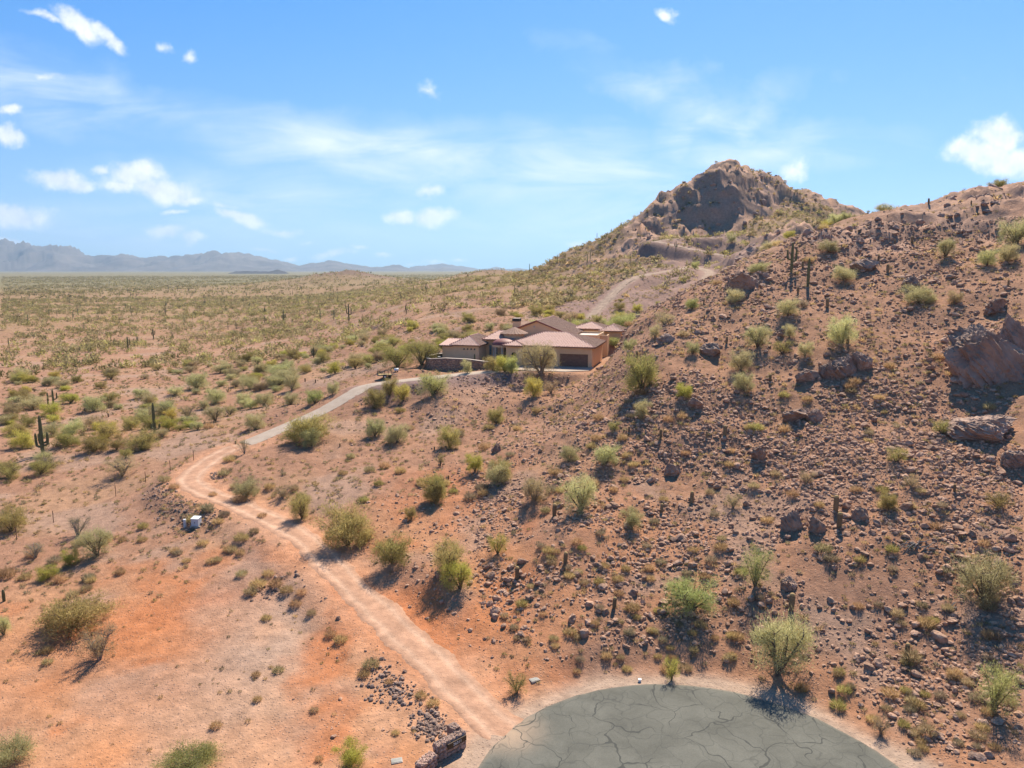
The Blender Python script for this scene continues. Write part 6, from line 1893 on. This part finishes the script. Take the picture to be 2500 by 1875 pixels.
def roadside():
    # monument walls at the mouth of the drive
    def monument(cx, cy_, ang, ln, th, h, label, seed, wing=None):
        r = bpy.data.objects.new('address_wall', None); COL.objects.link(r); r.location = (cx, cy_, float(ground(cx, cy_)) - .02); r.rotation_euler = (0, 0, ang)
        r['label'], r['category'] = label, 'wall'
        mb = MB().box(-ln / 2, ln / 2, 0, th, -.15, h - .08)
        if wing: mb.box(ln / 2 - th, ln / 2 - .01, th, th + wing, -.15, h + .05)
        mb.build('wall_core', M['mortar'], r)
        g = np.random.default_rng(seed)
        faces = [((-ln / 2, 0, 1, 0), ln), ((-ln / 2, th, 0, -1), th), ((ln / 2, 0, 0, 1), th)]
        for (x0, y0, ux, uy), L_ in faces:
            z = .0
            while z < h - .12:
                hh = g.uniform(.20, .34); x = 0
                while x < L_ - .05:
                    w = min(g.uniform(.22, .46), L_ - x)
                    me = ROCKS2[g.integers(0, 5)]
                    o = link('stone', me, None, r)
                    px, py = x0 + ux * (x + w / 2), y0 + uy * (x + w / 2)
                    o.location = (px, py, min(z + hh / 2, h - .14)); o.scale = (w * .54, .09, hh * .54); o.rotation_euler = (0, g.uniform(-.2, .2), math.atan2(uy, ux))
                    x += w
                z += hh
        Vs, Fs, b = [], [], 0
        for _ in range(int(ln * th * 110) + (60 if wing else 0)):
            v, ff = rock_shape(2100 + _ % 7, 0, 3, .1); s = g.uniform(.04, .085)
            p = np.array([g.uniform(-ln / 2, ln / 2), g.uniform(0, th), h - .06])
            if wing and _ % 4 == 0: p = np.array([g.uniform(ln / 2 - th, ln / 2), g.uniform(th, th + wing), h + .07])
            Vs.append(v * s + p); Fs.append(ff + b); b += len(v)
        o = link('gravel_top', mesh_np('gravel_top', np.vstack(Vs), np.vstack(Fs)), M['signstone'], r); o['kind'] = 'stuff'
        return r
    ROCKS2 = []
    for i in range(5):
        V, F = rock_shape(2200 + i, 1, 7, .03); V = V / np.abs(V).max(0); me = mesh_np('stone', V, F); me.materials.append(M['signstone']); ROCKS2.append(me)
    a = math.atan2(.667, .745)
    w = monument(-3.72, 41.75, a, 2.15, .55, 1.12, 'pinkish stone address wall bearing the number plaque beside the dirt road', 5, .7)
    pl = MB().box(-.45, .98, -.175, -.11, .64, .98).build('number_plaque', M['plaque'], w)
    fc = bpy.data.curves.new('number', 'FONT'); fc.body = '26311'; fc.size = .27; fc.extrude = .006; fc.align_x = 'CENTER'; fc.align_y = 'CENTER'; fc.materials.append(M['white'])
    t = bpy.data.objects.new('number', fc); COL.objects.link(t); t.parent = pl; t.location = (.27, -.183, .81); t.rotation_euler = (R(90), 0, 0)
    monument(-4.95, 40.2, a + R(12), 1.3, .6, .85, 'lower stone wall block next to the plaque wall', 9)
    # electrical box and pedestal
    q = cast([480, 452], [1283, 1287])
    e = bpy.data.objects.new('transformer_box', None); COL.objects.link(e); e.location = (q[0, 0], q[0, 1], float(ground(*q[0, :2]))); e.rotation_euler = (0, 0, R(-8))
    e['label'], e['category'] = 'white metal electrical box on a pad below the dirt road', 'utility box'
    e.scale = (.85, .85, .85)
    MB().box(-.62, .75, -.5, .5, -.2, .08).build('pad', M['boxpad'], e)
    c = MB().add([(-.5, -.4, .08), (.5, -.4, .08), (.5, .4, .08), (-.5, .4, .08), (-.5, -.4, .98), (.5, -.4, .98), (.5, .4, 1.1), (-.5, .4, 1.1)], [(0, 1, 5, 4), (1, 2, 6, 5), (2, 3, 7, 6), (3, 0, 4, 7)]).build('casing', M['greybox'], e)
    MB().add([(-.53, -.44, .98), (.53, -.44, .98), (.53, .43, 1.11), (-.53, .43, 1.11), (-.53, -.44, 1.03), (.53, -.44, 1.03), (.53, .43, 1.16), (-.53, .43, 1.16)], [(0, 3, 2, 1), (4, 5, 6, 7), (0, 1, 5, 4), (1, 2, 6, 5), (2, 3, 7, 6), (3, 0, 4, 7)]).build('lid', M['white'], e)
    MB().box(-.03, .03, -.44, -.40, .45, .6).build('latch', M['black'], c)
    p = bpy.data.objects.new('utility_pedestal', None); COL.objects.link(p); p.location = (q[1, 0], q[1, 1], float(ground(*q[1, :2])))
    p['label'], p['category'] = 'narrow pale utility pedestal beside the white electrical box', 'utility box'
    MB().box(-.12, .12, -.1, .1, -.1, .78).build('post', M['greybox'], p); MB().box(-.14, .14, -.12, .12, .78, .9).build('cap', M['white'], p)
    # meter lids in the ground
    for px, py, rz, lab in ((969, 1858, .25, 'pale rectangular meter lid flush with the bare flat near the address walls'), (1305, 1660, .5, 'pale rectangular meter lid by the thin shrub at the asphalt rim')):
        q = cast(px, py)[0]
        o = bpy.data.objects.new('meter_box', None); COL.objects.link(o); o.location = (q[0], q[1], float(ground(q[0], q[1]))); o.rotation_euler = (0, 0, rz); o['label'], o['category'] = lab, 'meter box'
        MB().box(-.34, .34, -.24, .24, -.1, .05).build('rim', M['boxpad'], o); MB().box(-.29, .29, -.19, .19, .05, .07).build('lid', M['lidgrey'], o)
    q = cast(1562, 1664)[0]
    o = bpy.data.objects.new('valve_marker', None); COL.objects.link(o); o.location = (q[0], q[1], float(ground(q[0], q[1]))); o['label'], o['category'] = 'small white marker cap at the asphalt rim', 'marker'
    MB().tube([(0, 0, -.1), (0, 0, .14)], .1, 10).build('post', M['greybox'], o); MB().tube([(0, 0, .14), (0, 0, .2)], .13, 10).build('cap', M['white'], o)
    # rusty fence posts
    FP = [(283, 1212), (356, 1178), (416, 1150), (473, 1124), (131, 1276), (41, 1318)]
    for q in cast([a for a, b in FP], [b for a, b in FP]):
        o = bpy.data.objects.new('fence_post', None); COL.objects.link(o); o.location = (q[0], q[1], float(ground(q[0], q[1])))
        o['label'], o['category'], o['group'] = 'thin rusty steel post in the old fence line across the flat', 'fence post', 'old fence posts on the flat'
        MB().box(-.035, .035, -.012, .012, -.2, 1.45).box(-.01, .01, -.04, -.012, -.2, 1.44).build('post', M['rust'], o)
        MB().box(-.05, .05, .012, .03, 1.1, 1.14).build('clip', M['black'], o)
    # utility trailer
    q = cast(938, 926)[0]
    t = bpy.data.objects.new('utility_trailer', None); COL.objects.link(t); t.location = (q[0], q[1] + .6, float(ground(q[0], q[1] + .6))); t.rotation_euler = (0, 0, R(12))
    t['label'], t['category'] = 'small black utility trailer with rail sides parked at the driveway edge', 'trailer'
    MB().box(-1.3, 1.3, -.75, .75, .5, .6).build('bed', M['black'], t)
    rl = MB()
    for x in (-1.25, -.62, 0, .62, 1.25):
        for y in (-.73, .73): rl.box(x - .025, x + .025, y - .025, y + .025, .6, 1.35)
    for y in (-.73, .73):
        for z in (.95, 1.33): rl.box(-1.26, 1.26, y - .02, y + .02, z, z + .05)
    for x in (-1.25,): rl.box(x - .02, x + .02, -.7, .7, 1.33, 1.38)
    rl.build('side_rail', M['black'], t)
    for y in (-.88, .88):
        wh = MB().tube([(0, y - .09, .33), (0, y + .09, .33)], .33, 18).build('wheel', M['rubber'], t)
        MB().tube([(0, y - .1, .33), (0, y + .1, .33)], .17, 12).build('rim', M['greybox'], wh)
        MB().box(-.45, .45, y - .12, y + .12, .70, .74).build('fender', M['black'], t)
    MB().tube([(1.3, -.4, .52), (2.3, 0, .5)], .04, 6).tube([(1.3, .4, .52), (2.3, 0, .5)], .04, 6).build('tongue', M['black'], t)
    MB().tube([(2.15, 0, .02), (2.15, 0, .55)], .035, 6).build('jack', M['greybox'], t)
    ld = bpy.data.objects.new('lumber_load', None); COL.objects.link(ld); ld.location = t.location; ld.rotation_euler = t.rotation_euler
    ld['label'], ld['category'] = 'yellow planks lying in the bed of the trailer', 'lumber'
    for k in range(5): MB().box(-1.1 + .07 * (k % 2), 1.15, -.55 + k * .22, -.37 + k * .22, .605, .66 + .03 * (k % 3)).build('plank', M['yellow'], ld)
    q = cast(968, 908)[0]
    o = bpy.data.objects.new('storage_tank', None); COL.objects.link(o); o.location = (q[0], q[1], float(ground(q[0], q[1]))); o.rotation_euler = (0, 0, .5); o['label'], o['category'] = 'small white tank lying on the ground behind the trailer', 'tank'
    MB().tube([(-.42, 0, .4), (-.36, 0, .4), (.36, 0, .4), (.42, 0, .4)], [.12, .27, .27, .12], 16).build('shell', M['white'], o, True)
    MB().box(-.25, -.19, -.2, .2, -.1, .2).box(.19, .25, -.2, .2, -.1, .2).build('cradle', M['black'], o)
    # fallen dead branches
    for (px, py, n, sz, lab) in ((2240, 1338, 9, 2.6, 'bleached dead branches lying among the rubble'), (2330, 1500, 5, 1.2, 'grey dead stick bundle on the slope below the wide palo verde'), (1470, 1400, 4, .8, 'dead stump pieces on the slope above the cul-de-sac')):
        q = cast(px, py)[0]; g = np.random.default_rng(px); mb = MB()
        for k in range(n):
            a = g.uniform(-.5, .6) + (math.pi if k % 2 else 0); l = sz * g.uniform(.5, 1)
            st = np.array([g.normal() * .3, g.normal() * .3, 0]); pts = []
            for f in np.linspace(0, 1, 5):
                x, y = q[0] + st[0] + math.cos(a + .3 * f) * l * f * .6, q[1] + st[1] + math.sin(a + .3 * f) * l * f * .6
                pts.append((x, y, float(ground(x, y)) + .05 + .35 * sz / 2.6 * math.sin(f * 2.6) * g.uniform(.3, 1)))
            mb.tube(pts, [.06, .055, .045, .03, .012], 5)
        mb.build('dead_branch', M['deadwood'], None, label=lab, category='branch')


roadside()
print('objects', round(time.time() - T0, 1))

# ------------------------------------------------------------------ haze: the dry dusty air over the plain
HAZE_DENSITY = 4.4e-5


def haze():
    o = MB().box(-31000, 31000, -31000, 31000, -200, 1150).build('haze', None)
    m = bpy.data.materials.new('haze_air'); m.use_nodes = True; t = m.node_tree; t.nodes.clear()
    out = t.nodes.new('ShaderNodeOutputMaterial'); v = t.nodes.new('ShaderNodeVolumePrincipled')
    v.inputs['Color'].default_value = (.50, .74, 1.0, 1); v.inputs['Density'].default_value = HAZE_DENSITY; v.inputs['Anisotropy'].default_value = .3
    t.links.new(v.outputs[0], out.inputs['Volume'])
    o.data.materials.append(m); o['kind'] = 'stuff'; o['label'] = 'thin bluish haze over the far plain'


haze()
print('done', round(time.time() - T0, 1))
